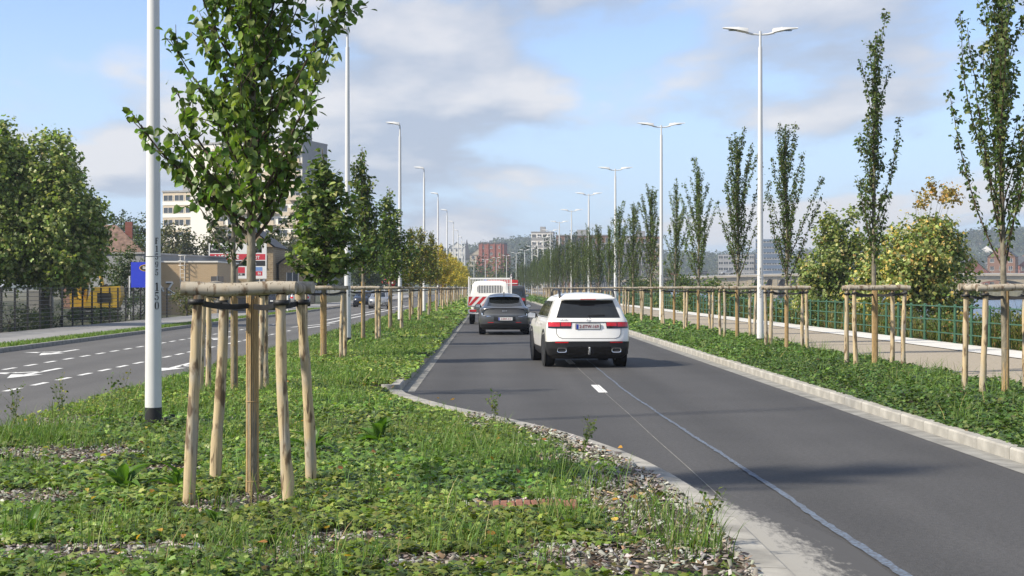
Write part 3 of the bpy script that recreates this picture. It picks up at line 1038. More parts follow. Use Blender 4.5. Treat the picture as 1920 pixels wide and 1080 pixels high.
# ================================================================== trees
def limb_path(g, p0, d0, L_, up, n=9, wob=0.05):
    p = Vector(p0); d = Vector(d0).normalized()
    pts = [p.copy()]
    for i in range(n):
        d = (d + Vector((g.gauss(0, wob), g.gauss(0, wob), up + g.gauss(0, wob * 0.5)))).normalized()
        p = p + d * (L_ / n)
        pts.append(p.copy())
    return pts
def grow(seed, H, base, tr, nlimb, ang, limb_len, up, twigs, twig_len, leaf_step, leaf_off, tip=1.0, lean=0.0, tops=0, shape=None):
    """returns trunk polyline, branch polylines [(pts, radii)], leaf points and outward directions"""
    g = random.Random(seed)
    tpts = []
    n = 14
    ph = g.uniform(0, 6)
    for i in range(n + 1):
        t = i / n
        tpts.append(Vector((0.035 * math.sin(t * 4 + ph) * t + lean * t, 0.035 * math.cos(t * 3.1 + ph) * t, H * t)))
    trad = [tr * (1 - 0.93 * (i / n) ** 1.25) + 0.004 for i in range(n + 1)]
    branches = []; LP = []; LD = []
    def put(pts, r0, start=0.15, step=leaf_step):
        acc = 0
        for a, b in zip(pts[:-1], pts[1:]):
            acc += (b - a).length
        m = max(2, int(acc / step))
        for k in range(m):
            t = start + (1 - start) * (k + g.random()) / m
            f = t * (len(pts) - 1); i = min(int(f), len(pts) - 2); q = pts[i].lerp(pts[i + 1], f - i)
            o = Vector((g.gauss(0, 1), g.gauss(0, 1), g.gauss(0, 0.8))).normalized()
            LP.append(q + o * leaf_off * g.uniform(0.3, 1.0)); LD.append(o)
    for k in range(nlimb):
        u = (k + g.random() * 0.8) / nlimb
        z0 = base + (H * 0.90 - base) * u ** 1.15
        f = z0 / H * n; i = min(int(f), n - 1); p0 = tpts[i].lerp(tpts[i + 1], f - i)
        az = k * 2.39996 + g.uniform(-0.5, 0.5)
        a = R(ang) * g.uniform(0.7, 1.25) * (1 - 0.35 * u)
        d0 = Vector((math.cos(az) * math.sin(a), math.sin(az) * math.sin(a), math.cos(a)))
        L_ = limb_len * g.uniform(0.45, 1.3) * (1 - 0.62 * u if shape is None else shape(u))
        pts = limb_path(g, p0, d0, L_, up)
        r0 = tr * 0.30 * (1 - 0.6 * u)
        branches.append((pts, [r0 * (1 - 0.85 * j / (len(pts) - 1)) + 0.0022 for j in range(len(pts))]))
        put(pts, r0, 0.08)
        for q in range(max(1, int(twigs * (L_ / limb_len)))):
            t = g.uniform(0.2, 0.97); f = t * (len(pts) - 1); i = min(int(f), len(pts) - 2)
            b0 = pts[i].lerp(pts[i + 1], f - i)
            dd = ((pts[i + 1] - pts[i]).normalized() + Vector((g.gauss(0, 0.55), g.gauss(0, 0.55), g.gauss(0.05, 0.35)))).normalized()
            tp = limb_path(g, b0, dd, twig_len * g.uniform(0.5, 1.2) * (1.1 - 0.5 * t), up * 0.6, 4, 0.09)
            branches.append((tp, [r0 * 0.3 * (1 - 0.7 * j / 4) + 0.0016 for j in range(5)]))
            put(tp, r0 * 0.3, 0.1)
    top = [p for p in tpts if p.z > H * 0.55]
    put(top, 0.01, 0.0, leaf_step * 0.6 / max(tip, 0.01))
    return tpts, trad, branches, np.array([tuple(p) for p in LP]), np.array([tuple(p) for p in LD])
def leaf_colors(n, cols, wts, g, jit=0.22):
    idx = g.choice(len(cols), size=n, p=np.array(wts) / sum(wts))
    C = np.array(cols)[idx]
    return np.clip(C * (1 + g.normal(0, jit, (n, 1))) * (1 + g.normal(0, jit * 0.35, (n, 3))), 0.004, 1)
def wrap_mesh(r, h, n=18):
    g = random.Random(5)
    mb = MB()
    for k in range(n):
        a = 2 * math.pi * k / n
        rr = r * g.uniform(0.95, 1.14)
        hh = h * g.uniform(0.97, 1.0)
        w = 0.0088 * g.uniform(0.75, 1.2)
        mb.tube([(rr * 1.08 * math.cos(a), rr * 1.08 * math.sin(a), 0.0), (rr * math.cos(a), rr * math.sin(a), 0.25), (rr * math.cos(a + 0.03), rr * math.sin(a + 0.03), hh)], [w, w, w * 0.9], 5)
    for z in (0.12, 0.75, 1.3):
        mb.lathe([(r * 1.15 + 0.008, z), (r * 1.15 + 0.011, z + 0.003), (r * 1.15 + 0.008, z + 0.006)], 18)
    return mb.mesh('trunk_wrap', M['reed'])
WRAP = wrap_mesh(0.043, 1.60)
def make_tree(name, data, leaf_size, T, F, cols, wts, trunk_mat, branch_mat, seed, wrap=True, out=0.35, upb=0.45, nside=8, bside=4, keep=None):
    tpts, trad, branches, LP, LD = data
    g = np.random.default_rng(seed)
    root = empty(name)
    mb = MB(); mb.tube(tpts, trad, nside, jit=0.04, rnd=random.Random(seed)); mb.build('trunk', trunk_mat, root)
    mb = MB()
    for pts, rad in branches:
        mb.tube(pts, rad, bside, cap=False)
    mb.build('branches', branch_mat, root)
    n = len(LP)
    size = leaf_size * g.uniform(0.65, 1.2, n)
    nrm = LD * out + g.normal(size=(n, 3)) * 0.55 + np.array([0, 0, upb])
    td = LD * 0.6 + np.array([0, 0, -0.55])
    C = leaf_colors(n, cols, wts, g)
    if keep is None:
        obj('crown', leaf_mesh('crown', LP, size, nrm, T, F, C, M['leaf'], td, g), root)
    else:
        order = np.argsort(LP[:, 1]); near = order[:keep]; rest = order[keep:]
        obj('crown', leaf_mesh('crown', LP[rest], size[rest], nrm[rest], T, F, C[rest], M['leaf'], td[rest], g), root)
        root.children[-1]['kind'] = 'stuff'
        V = leaf_arrays(LP[near], size[near], nrm[near], T, td[near], g)
        Tm = np.asarray(T)
        base = []
        for q in range(4):
            c = np.repeat(leaf_colors(1, cols, wts, g), len(Tm), axis=0)
            base.append(np_mesh('leaf', Tm, np.asarray(F), M['leaf'], c))
        for q in range(len(near)):
            i = near[q]
            nn = unit(nrm[i][None])[0]
            t = unit((td[i] - nn * np.dot(td[i], nn))[None])[0]
            b = np.cross(t, nn)
            s_ = size[i]
            mt = Matrix(((b[0] * s_, t[0] * s_, nn[0] * s_, LP[i][0]), (b[1] * s_, t[1] * s_, nn[1] * s_, LP[i][1]), (b[2] * s_, t[2] * s_, nn[2] * s_, LP[i][2]), (0, 0, 0, 1)))
            o = obj('leaf', base[q % 4], root)
            o.matrix_local = mt
    if wrap:
        obj('trunk_wrap', WRAP, root)
    return root

GREEN_LIME = [(0.096, 0.155, 0.032), (0.135, 0.20, 0.046), (0.06, 0.105, 0.023), (0.19, 0.25, 0.07)]
# --- the near lime on the median
data = grow(27, 5.4, 2.0, 0.048, 52, 60, 1.62, 0.095, 15, 0.36, 0.026, 0.085, shape=lambda u: 0.85 - 0.30 * u)
t0 = make_tree('lime_tree', data, 0.070, T_LIME, F_LIME, GREEN_LIME, [4, 4, 2, 1], M['bark_smooth'], M['bark'], 4, True, 0.35, 0.35, 14, 6, keep=300)
t0.location = (-1.88, 11.75, 0.1)
t0.scale = (0.9, 0.9, 1.0)
tag(t0, 'nearest young lime tree with big heart-shaped leaves and reed-wrapped trunk', 'tree', 'young trees on the median')
f0 = support_frame(1, 0.76, 1.15, leans=[(0.05, 0.0), (-0.07, 0.0), (-0.05, -0.1), (0.02, 0.05)], zt=1.60)
f0.location = (-1.88, 11.75, 0.1)
tag(f0, 'nearest wooden stake frame around the big-leaved lime tree', 'tree stakes', 'stake frames on the median')

# --- second tree, thin and ragged, and the denser ones further on
T2 = grow(33, 4.6, 1.9, 0.052, 20, 55, 1.5, 0.06, 9, 0.34, 0.045, 0.06)
t2 = make_tree('lime_tree', T2, 0.07, T_LIME, F_LIME, [(0.035, 0.07, 0.016), (0.05, 0.09, 0.02), (0.10, 0.12, 0.03)], [4, 3, 1], M['bark_smooth'], M['bark_smooth'], 8)
t2.location = (-4.02, 23.35, 0.1)
tag(t2, 'thin ragged young tree with grey limbs right behind the nearest lime', 'tree', 'young trees on the median')

variants = []
PAL = [[(0.11, 0.17, 0.038), (0.19, 0.24, 0.07), (0.065, 0.11, 0.025), (0.28, 0.32, 0.12)],
       [(0.085, 0.135, 0.03), (0.14, 0.19, 0.045), (0.05, 0.09, 0.02), (0.22, 0.25, 0.065)],
       [(0.10, 0.145, 0.028), (0.20, 0.21, 0.04), (0.14, 0.12, 0.025), (0.34, 0.27, 0.04)],
       [(0.60, 0.45, 0.06), (0.70, 0.55, 0.10), (0.44, 0.38, 0.06), (0.24, 0.27, 0.05)]]
for v in range(4):
    dt = grow(50 + v, 5.1, 1.75, 0.05, 58, 62, 1.25, 0.10, 13, 0.34, 0.036, 0.10, shape=lambda u: 1.0 - 0.72 * u)
    variants.append(make_tree('median_tree', dt, 0.105, T_LIME if v == 0 else T_DIA, F_LIME if v == 0 else F_DIA, PAL[v], [4, 3, 3, 1.2], M['bark_smooth'], M['bark'], 60 + v, True, 0.5, 0.5))
ly = [34.3, 45.0, 57.0, 70.6, 82.6, 95.2, 107, 119, 131, 143, 155, 167.4, 179, 191, 203, 215, 227, 239, 252, 264]
lv = [0, 1, 1, 2, 2, 2, 3, 3, 3, 3, 3, 3, 3, 3, 3, 3, 3, 3, 3, 3]
lh = [0.96, 1.08, 1.08, 0.9, 1.0, 1.05, 0.98, 1.05, 0.95, 1.02, 1.0, 1.05, 1.0, 1.0, 1.05, 1.0, 1.0, 1.05, 1.0, 1.0]
lc = ['full light green', 'tall pointed dark green', 'broad dark green', 'green with yellowing tips', 'yellow-green autumn', 'yellow-tipped green'] + ['golden yellow autumn'] * 20
usedv = set()
for i, (y, v) in enumerate(zip(ly, lv)):
    src = variants[v]
    o = src if v not in usedv else copy_tree(src)
    usedv.add(v)
    o.location = (-3.84 + cv(y) + random.uniform(-0.05, 0.05), y, 0.08)
    o.rotation_euler = (0, 0, random.uniform(0, 6.28))
    kx = [1.42, 1.05, 1.28, 1.2, 1.15][i] if i < 5 else 1.1
    o.scale = (lh[i] * kx, lh[i] * kx, lh[i] * (1.08 if i == 1 else 1))
    tag(o, '%s young tree on the median, %s from the camera' % (lc[i], ORD[i + 2]), 'tree', 'young trees on the median')
frames = [support_frame(20 + k) for k in range(4)]
fuse = 0
def place_frame(x, y, label, group, k):
    global fuse
    o = frames[k] if fuse <= k and k == fuse else copy_tree(frames[k])
    if k == fuse: fuse += 1
    o.location = (x, y, 0.09)
    o.rotation_euler = (0, 0, random.uniform(-0.05, 0.05))
    tag(o, label, 'tree stakes', group)
    return o
place_frame(-4.02, 23.35, 'wooden stake frame around the thin ragged tree behind the nearest lime', 'stake frames on the median', 0)
for i, y in enumerate(ly):
    if i > 15: break
    place_frame(-3.84 + cv(y), y, 'wooden stake frame on the median, %s from the camera' % ORD[i + 2], 'stake frames on the median', (i + 1) % 4)

# --- columnar trees along the river path
COLP = [(0.066, 0.103, 0.031), (0.092, 0.136, 0.041), (0.125, 0.165, 0.055), (0.19, 0.21, 0.068)]
cols_v = []
for v in range(6):
    g_ = random.Random(v)
    dt = grow(120 + v, 6.1, 1.78, 0.046, [36, 26, 32, 34, 30, 26][v], [22, 17, 24, 19, 21, 24][v], [2.6, 2.0, 2.3, 2.6, 2.3, 2.1][v], 0.06, 17, 0.20, 0.021, 0.05, tip=1.8, lean=[-0.1, 0.05, 0.0, 0.05, -0.05, 0.1][v], shape=lambda u: 1.0 - 0.55 * u)
    cols_v.append(make_tree('columnar_tree', dt, 0.072, T_DIA, F_DIA, COLP, [4, 4, 2, 0.7], M['bark_smooth'], M['bark'], 130 + v, True, 0.3, 0.3))
ry = [21.25, 28.5, 37.0, 44.4, 52.7, 59.6, 68, 76.6]
while ry[-1] < 300: ry.append(ry[-1] + 8.1)
rs = [1.05, 1.06, 0.93, 1.02, 0.99, 0.96, 1.02, 0.97]
for i, y in enumerate(ry):
    v = [0, 1, 2, 3, 4, 5, 3, 2, 4, 5, 2][i % 11]
    first = not cols_v[v].get('used')
    o = cols_v[v] if first else copy_tree(cols_v[v])
    cols_v[v]['used'] = 1
    s_ = rs[i] if i < 8 else random.uniform(0.9, 1.08)
    o.location = (7.45 + cv(y), y, 0.09)
    o.rotation_euler = (0, 0, random.uniform(0, 6.28) if i > 1 else [0.3, 2.0][i])
    o.scale = ((s_ * 1.0, s_ * 1.0, s_) if i > 8 else (s_, s_, s_))
    tag(o, 'slim upright dark green tree in the ivy verge, %s from the camera' % ORD[i], 'tree', 'columnar trees along the river path')
    if i < 22:
        place_frame(7.45 + cv(y), y, 'pale wooden stake frame in the ivy verge, %s from the camera' % ORD[i], 'stake frames along the river path', i % 4)
for v in cols_v:
    if 'used' in v: del v['used']
for o in bpy.data.objects:
    if 'used' in o: del o['used']

# ================================================================== railing and fence
rl = empty('railing', (14.1, 0, 0.06))
tag(rl, 'long green metal railing between the gravel path and the river', 'railing')
pm = MB()
pm.tube([(0, 0, 0), (0, 0, 0.05), (0, 0, 0.06), (0, 0, 1.12)], [0.075, 0.075, 0.05, 0.042], 8, smooth=False)
pm.tube([(0, 0, 1.12), (0, 0, 1.16), (0, 0, 1.20)], [0.058, 0.058, 0.02], 8, smooth=False)
for z in (0.30, 0.70): pm.tube([(0, 0, z - 0.04), (0, 0, z + 0.04)], [0.055, 0.055], 8, smooth=False)
pmm = pm.mesh('post', M['green_metal'])
y = 26.0
while y < 200:
    obj('post', pmm, rl, (cv(y), y, 0))
    y += 1.55
for z in (0.30, 0.70, 1.12):
    MB().tube([(0, 25, z), (0, 110, z), (0, 200, z)], [0.022] * 3, 6).build('rail', M['green_metal'], rl)
fn = empty('mesh_fence', (-18.05, 0, 0.05))
tag(fn, 'black wire mesh fence along the pavement under the big tree', 'fence')
pmm = MB().box(-0.035, 0.035, -0.025, 0.025, 0, 1.72).mesh('post', M['fence'])
y = 45.6
while y < 84:
    obj('post', pmm, fn, (0, y, 0)); y += 1.56
for k in range(11):
    MB().box(0.036, 0.052, 45, 84, 0.03 + 0.166 * k, 0.048 + 0.166 * k).build('wire', M['fence_wire'], fn)
mb = MB()
for k in range(390):
    mb.box(0.031, 0.035, 45 + 0.1 * k - 0.003, 45 + 0.1 * k + 0.003, 0.02, 1.70)
tag(mb.build('wire_mesh', M['fence'], fn), kind='stuff')

# ================================================================== ground cover
G = np.random.default_rng(99)
BARE = [(-4.1, 14.5, 1.0, 1.15), (-3.6, 11.6, 0.75, 0.55), (-2.2, 9.15, 1.3, 0.38), (-1.9, 11.2, 0.42, 0.55), (0.2, 11.15, 0.75, 0.42), (1.05, 12.4, 0.42, 1.0), (1.15, 10.6, 0.55, 1.4),
        (0.75, 9.0, 0.85, 0.6), (-0.3, 8.8, 0.5, 0.25), (-5.3, 17.8, 0.5, 1.3), (-2.9, 13.3, 0.4, 0.3), (-4.0, 17.5, 0.5, 0.35), (0.7, 14.2, 0.4, 0.5), (-0.9, 9.7, 0.35, 0.25)]
def bare(x, y):
    b = np.zeros_like(x)
    nz = (vnoise(x, y, 0.35, 3) - 0.5) * 1.1 + (vnoise(x, y, 0.12, 4) - 0.5) * 0.6
    for cx, cy, rx, ry_ in BARE:
        q = 1.0 - ((x - cx) / rx) ** 2 - ((y - cy) / ry_) ** 2 + nz
        b = np.maximum(b, np.clip(q * 2.2, 0, 1))
    sp = np.clip((vnoise(x, y, 0.5, 8) - 0.80) * 6, 0, 0.8) * (y < 20)
    ed = np.clip(1.25 - (edge_np(y) - x - 0.24) / (0.10 + 0.35 * vnoise(x, y, 0.7, 9)), 0, 1) * (y < 17.5)
    return np.maximum(np.maximum(b, sp), ed)
def sample(x0, x1, y0, y1, dens):
    n = int((x1 - x0) * (y1 - y0) * dens)
    return G.uniform(x0, x1, n), G.uniform(y0, y1, n)
def inframe(x, y, m=1.6):
    return (x > -0.345 * y - m) & (x < 0.375 * y + m)
IVY = [(0.125, 0.190, 0.030), (0.180, 0.240, 0.046), (0.052, 0.092, 0.018), (0.24, 0.29, 0.075), (0.13, 0.10, 0.03)]
def hgt(x, y):
    return 0.02 + 0.075 * vnoise(x, y, 0.6, 12) + 0.045 * vnoise(x, y, 0.22, 13)
bins = [(8.0, 10.5, 0.052, 1750), (10.5, 13.5, 0.056, 1550), (13.5, 18, 0.060, 1250), (18, 25, 0.066, 850), (25, 40, 0.085, 420), (40, 70, 0.14, 170), (70, 130, 0.26, 50), (130, 300, 0.5, 14)]
for b_i, (y0, y1, s_, dn) in enumerate(bins):
    x, y = sample(-5.7, 1.8, y0, y1, dn)
    ok = (x < edge_np(y) - np.where(y < 24.8, 0.26 - 0.10 * (vnoise(x, y, 0.8, 77) > 0.66), np.where(y > 26.2, -0.14 * vnoise(x, y, 1.5, 78) + 0.02, 0.14))) & inframe(x, y)
    x, y = x[ok], y[ok]
    keepp = (G.random(len(x)) > bare(x, y) * 0.97) & ~((x > -0.02) & (x < 0.66) & (y > 10.6) & (y < 11.25))
    x, y = x[keepp], y[keepp]
    # leaf mats spill a little over the stones in the middle of the nose
    n = len(x)
    d = G.random(n)
    z = 0.10 + hgt(x, y) * (0.35 + 0.65 * d) * np.where(y < 25, np.clip((edge_np(y) - 0.25 - x) / 1.3, 0.04, 1), 1.0) - np.where(y < 25, 0.05 * np.clip(1 - (edge_np(y) - x) / 1.3, 0, 1), 0)
    nrm = np.stack([G.normal(0, 0.42, n), G.normal(0, 0.42, n) - 0.12, np.ones(n)], 1)
    far = y0 >= 25
    wts = [4, 3.5, 2, 1.2, 0.15]
    C = leaf_colors(n, IVY, wts, G, 0.25)
    pt = vnoise(x, y, 1.3, 21) * 0.6 + vnoise(x, y, 0.45, 22) * 0.4
    C *= (0.62 + 0.75 * pt)[:, None]
    C[:, 0] *= 0.82 + 0.28 * vnoise(x, y, 2.1, 23)
    T, F = (T_IVY, F_IVY) if y0 < 18 else (T_DIA, F_DIA)
    o = obj('ivy', leaf_mesh('ivy', np.stack([x, y, z], 1), s_ * G.uniform(0.55, 1.25, n), nrm, T, F, C, M['leaf_ground'], None, G))
    tag(o, ['glossy ivy carpeting the front of the median', 'ivy around the nearest staked tree', 'ivy around the nearest lamp post', 'ivy at the curved kerb of the median', 'ivy and weeds on the median beyond the curved kerb', 'green ground cover halfway along the median', 'green ground cover far along the median', 'green ground cover at the distant end of the median'][b_i], 'ivy', kind='stuff')
# ivy bank of the right verge: denser, darker, higher
IVR = [(0.075, 0.135, 0.026), (0.11, 0.175, 0.036), (0.04, 0.078, 0.016), (0.16, 0.22, 0.06), (0.12, 0.09, 0.04)]
for b_i, (y0, y1, s_, dn) in enumerate([(13, 22, 0.060, 1050), (22, 32, 0.068, 800), (32, 50, 0.09, 430), (50, 90, 0.15, 150), (90, 170, 0.28, 45), (170, 300, 0.5, 14)]):
    x, y = sample(5.42, 8.45, y0, y1, dn)
    ok = inframe(x, y, 2.5); x, y = x[ok], y[ok]; n = len(x)
    m_ = np.clip((x - 5.40) / 0.5, 0.3, 1) * np.clip((8.5 - x) / 0.35, 0.35, 1)
    z = 0.10 + (0.07 + 0.16 * vnoise(x, y, 0.7, 31) + 0.08 * vnoise(x, y, 0.25, 32)) * m_ * (0.45 + 0.55 * G.random(n))
    nrm = np.stack([G.normal(-0.1, 0.45, n), G.normal(0, 0.45, n) - 0.1, np.ones(n)], 1)
    C = leaf_colors(n, IVR, [4, 3, 2, 0.8, 0.06], G, 0.25) * (0.75 + 0.5 * vnoise(x, y, 1.1, 41))[:, None]
    T, F = (T_IVY, F_IVY) if y0 < 20 else (T_DIA, F_DIA)
    o = obj('ivy', leaf_mesh('ivy', np.stack([x, y, z], 1), s_ * G.uniform(0.6, 1.25, n), nrm, T, F, C, M['leaf_ground'], None, G))
    tag(o, ['dark ivy beside the nearest stakes of the river verge', 'dark ivy in the verge opposite the white car', 'dark ivy in the verge around the first double lamp post', 'ivy further along the river verge', 'distant ivy along the river verge', 'farthest green of the river verge'][b_i], 'ivy', kind='stuff')

def blades(x, y, z, h, w, lean, cols, wts, bent=0.35):
    n = len(x)
    az = G.uniform(0, 6.283, n)
    ld = np.stack([np.cos(az), np.sin(az), np.zeros(n)], 1) * (lean * G.uniform(0.2, 1.3, n))[:, None]
    side = np.stack([-np.sin(az + G.normal(0, 0.8, n)), np.cos(az), np.zeros(n)], 1)
    side = unit(side)
    P = np.stack([x, y, z], 1)
    V = np.zeros((n, 7, 3))
    for k, t in enumerate((0.0, 0.4, 0.75)):
        c = P + ld * (h * t * t)[:, None] * (1 + bent) + np.array([0, 0, 1]) * (h * (t - bent * 0.35 * t * t * np.minimum(1, lean)))[:, None]
        ww = (w * (1 - 0.55 * t))[:, None]
        V[:, 2 * k] = c - side * ww
        V[:, 2 * k + 1] = c + side * ww
    V[:, 6] = P + ld * h[:, None] * (1 + bent) + np.array([0, 0, 1]) * (h * (1 - bent * 0.35 * np.minimum(1, lean)))[:, None]
    F = np.array([(0, 1, 3), (0, 3, 2), (2, 3, 5), (2, 5, 4), (4, 5, 6)])
    FF = (np.arange(n)[:, None, None] * 7 + F[None]).reshape(-1, 3)
    C = np.repeat(leaf_colors(n, cols, wts, G, 0.22), 7, axis=0)
    return V.reshape(-1, 3), FF, C
GR = [(0.105, 0.18, 0.035), (0.15, 0.23, 0.055), (0.07, 0.13, 0.025), (0.27, 0.26, 0.10)]
def grass(label, x, y, h, w, lean, z=0.1, cols=GR, wts=(4, 3, 2, 0.6)):
    n = len(x)
    V, F, C = blades(x, y, np.full(n, z) if np.isscalar(z) else z, h, w, np.full(n, lean), cols, wts)
    o = obj('grass', np_mesh('grass', V, F, M['grass'], C))
    return tag(o, label, 'grass', kind='stuff')
# tufts near the camera
xs, ys_ = [], []
for k in range(260):
    cx, cy = G.uniform(-5.6, 1.5), 8.2 + 16 * G.random() ** 1.2
    if cx > edge(cy) - 0.5: continue
    m_ = int(G.integers(8, 34)); r_ = G.uniform(0.03, 0.14)
    xs.append(cx + G.normal(0, r_, m_)); ys_.append(cy + G.normal(0, r_, m_))
for cx, cy, m_, r_ in [(0.1, 14.0, 420, 0.42), (0.55, 13.0, 260, 0.3), (-0.4, 15.3, 300, 0.4), (1.35, 9.3, 240, 0.22), (1.2, 10.4, 160, 0.2), (-0.1, 9.3, 160, 0.16), (-5.0, 16.2, 330, 0.22), (-5.3, 15.4, 300, 0.25), (-2.4, 10.0, 120, 0.2), (0.5, 10.2, 160, 0.15), (-1.5, 9.0, 160, 0.3), (0.6, 16.2, 160, 0.3), (-4.6, 15.6, 120, 0.15)]:
    xs.append(cx + G.normal(0, r_, m_)); ys_.append(cy + G.normal(0, r_, m_))
x = np.concatenate(xs); y = np.concatenate(ys_)
ok = (x < edge_np(y) - np.where(y > 12.5, 0.9, 0.32)) & (x > -5.65) & inframe(x, y); x, y = x[ok], y[ok]
n = len(x)
grass('long grass tufts growing through the ivy on the median', x, y, G.uniform(0.10, 0.34, n), G.uniform(0.0022, 0.0045, n), 0.55)
for (y0, y1, dn, hh, ww, lb) in [(15, 25, 260, 0.18, 0.004, 'grass between the nose of the median and the first lamp post'), (25, 45, 420, 0.17, 0.006, 'mown green grass on the median beyond the nose'), (45, 90, 120, 0.2, 0.012, 'grass far along the median')]:
    x, y = sample(-5.65, -1.7, y0, y1, dn)
    pk = G.random(len(x)) < np.clip((vnoise(x, y, 1.6, 51) - 0.25) * 2.2, 0.05, 1); x, y = x[pk], y[pk]
    ok = (x < edge_np(y) - np.where(y < 25, 0.9, 0.25)); x, y = x[ok], y[ok]; n = len(x)
    grass(lb, x, y, hh * G.uniform(0.5, 1.3, n), ww * G.uniform(0.7, 1.3, n), 0.5)
x, y = sample(5.6, 8.3, 14, 45, 1.6)
cx = np.repeat(x, 16) + G.normal(0, 0.09, len(x) * 16); cy = np.repeat(y, 16) + G.normal(0, 0.09, len(x) * 16); n = len(cx)
grass('grass blades poking out of the ivy verge', cx, cy, G.uniform(0.28, 0.5, n), G.uniform(0.003, 0.005, n), 0.5)
x, y = sample(-14.22, -13.42, 34, 120, 330); n = len(x)
grass('narrow grass strip beside the left pavement', x, y, G.uniform(0.06, 0.14, n), G.uniform(0.008, 0.014, n), 0.5, 0.085, [(0.10, 0.17, 0.03), (0.15, 0.22, 0.05), (0.07, 0.12, 0.02)], (3, 3, 2))
# wild growth on the river bank behind the railing
x, y = sample(14.35, 18.0, 26, 150, 150); n = len(x)
zb = np.interp(x, [14.4, 16.5, 19.5], [0.06, -0.7, -2.4])
grass('tall dry grass and weeds on the river bank', x, y, G.uniform(0.35, 1.15, n) * (0.7 + 0.7 * vnoise(x, y, 2.2, 61)), G.uniform(0.008, 0.018, n), 0.35, zb, [(0.10, 0.12, 0.03), (0.20, 0.17, 0.06), (0.07, 0.10, 0.02), (0.27, 0.20, 0.09)], (4, 3, 3, 2))
x, y = sample(14.35, 17.4, 26, 140, 60); n = len(x)
cl = vnoise(x, y, 1.8, 66) ; ok = cl > 0.42; x, y = x[ok], y[ok]; n = len(x)
zb = np.interp(x, [14.4, 16.5, 19.5], [0.06, -0.7, -2.4])
C = leaf_colors(n * 8, [(0.07, 0.12, 0.02), (0.12, 0.15, 0.03), (0.22, 0.17, 0.04), (0.05, 0.09, 0.02)], [4, 3, 1.5, 2], G)
P8 = np.stack([np.repeat(x, 8) + G.normal(0, 0.12, n * 8), np.repeat(y, 8) + G.normal(0, 0.12, n * 8), np.repeat(zb, 8) + G.uniform(0.1, 1.15, n * 8) * np.repeat(0.45 + 0.7 * vnoise(x, y, 1.8, 67), 8)], 1)
tag(obj('weeds', leaf_mesh('weeds', P8, G.uniform(0.06, 0.13, n * 8), G.normal(size=(n * 8, 3)) + np.array([-0.3, -0.5, 0.6]), T_DIA, F_DIA, C, M['leaf'], None, G)), 'leafy weeds tangled behind the green railing', 'weeds', kind='stuff')

# wood chips in the bare patches
nch = 46000
x = G.uniform(-5.6, 1.7, nch); y = G.uniform(8.0, 19.5, nch)
pb = bare(x, y)
onb = (x > -0.02) & (x < 0.68) & (y > 10.84) & (y < 11.22)
ok = (~onb) & (x < edge_np(y) - 0.22) & inframe(x, y) & (G.random(nch) < np.clip(pb + 0.06, 0, 1)); x, y = x[ok], y[ok]; n = len(x)
TC = np.array([(-0.5, -0.22, 0), (0.5, -0.26, 0), (0.46, 0.24, 0.02), (-0.52, 0.2, 0), (-0.46, -0.2, 0.07), (0.45, -0.2, 0.06), (0.4, 0.2, 0.08), (-0.45, 0.18, 0.06)])
FC = np.array([(4, 5, 6), (4, 6, 7), (0, 1, 5), (0, 5, 4), (1, 2, 6), (1, 6, 5), (2, 3, 7), (2, 7, 6), (3, 0, 4), (3, 4, 7)])
nrm = np.stack([G.normal(0, 0.5, n), G.normal(0, 0.5, n), np.ones(n)], 1)
C = leaf_colors(n, [(0.30, 0.285, 0.25), (0.40, 0.385, 0.35), (0.20, 0.18, 0.15), (0.34, 0.24, 0.14), (0.10, 0.075, 0.05)], [4, 2.4, 3, 0.7, 1.6], G, 0.18)
V = leaf_arrays(np.stack([x, y, 0.112 + G.uniform(0, 0.018, n)], 1), G.uniform(0.018, 0.060, n), nrm, TC, None, G)
FF = (np.arange(n)[:, None, None] * 8 + FC[None]).reshape(-1, 3)
tag(obj('wood_chips', np_mesh('wood_chips', V.reshape(-1, 3), FF, M['chip'], np.repeat(C, 8, axis=0))), 'grey bark and wood chips in the bare patches of the median', 'wood chips', kind='stuff')
# fallen leaves
n = 150
x = G.uniform(-5.4, 1.5, n); y = 8.3 + 26 * G.random(n) ** 1.5; ok = x < edge_np(y) - 0.2; x, y = x[ok], y[ok]; n = len(x)
C = leaf_colors(n, [(0.45, 0.24, 0.04), (0.5, 0.36, 0.08), (0.35, 0.16, 0.05)], [1, 1, 1], G)
tag(obj('fallen_leaves', leaf_mesh('fallen_leaves', np.stack([x, y, 0.14 + hgt(x, y)], 1), G.uniform(0.03, 0.06, n), np.stack([G.normal(0, 0.4, n), G.normal(0, 0.4, n), np.ones(n)], 1), T_LIME, F_LIME, C, M['leaf'], None, G)), 'yellow and orange fallen leaves on the ivy', 'leaves', kind='stuff')

# row of bricks set flush in the chips
br = empty('brick_edging', (0.02, 11.05, 0.118))
tag(br, 'short row of worn red bricks set in the wood chips', 'bricks')
M['brick_red'] = plain('worn_brick', (0.24, 0.105, 0.065), 0.9, vary=0.45, scale=12, bump=0.5, bscale=60)
bmesh_ = MB().box(-0.025, 0.025, -0.15, 0.15, -0.02, 0.03, bev=0.006).mesh('brick', M['brick_red'])
for k in range(11):
    obj('brick', bmesh_, br, (0.03 + 0.058 * k, random.uniform(-0.01, 0.01), random.uniform(-0.003, 0.004)), (random.uniform(-0.03, 0.03), random.uniform(-0.03, 0.03), random.uniform(-0.03, 0.03)))

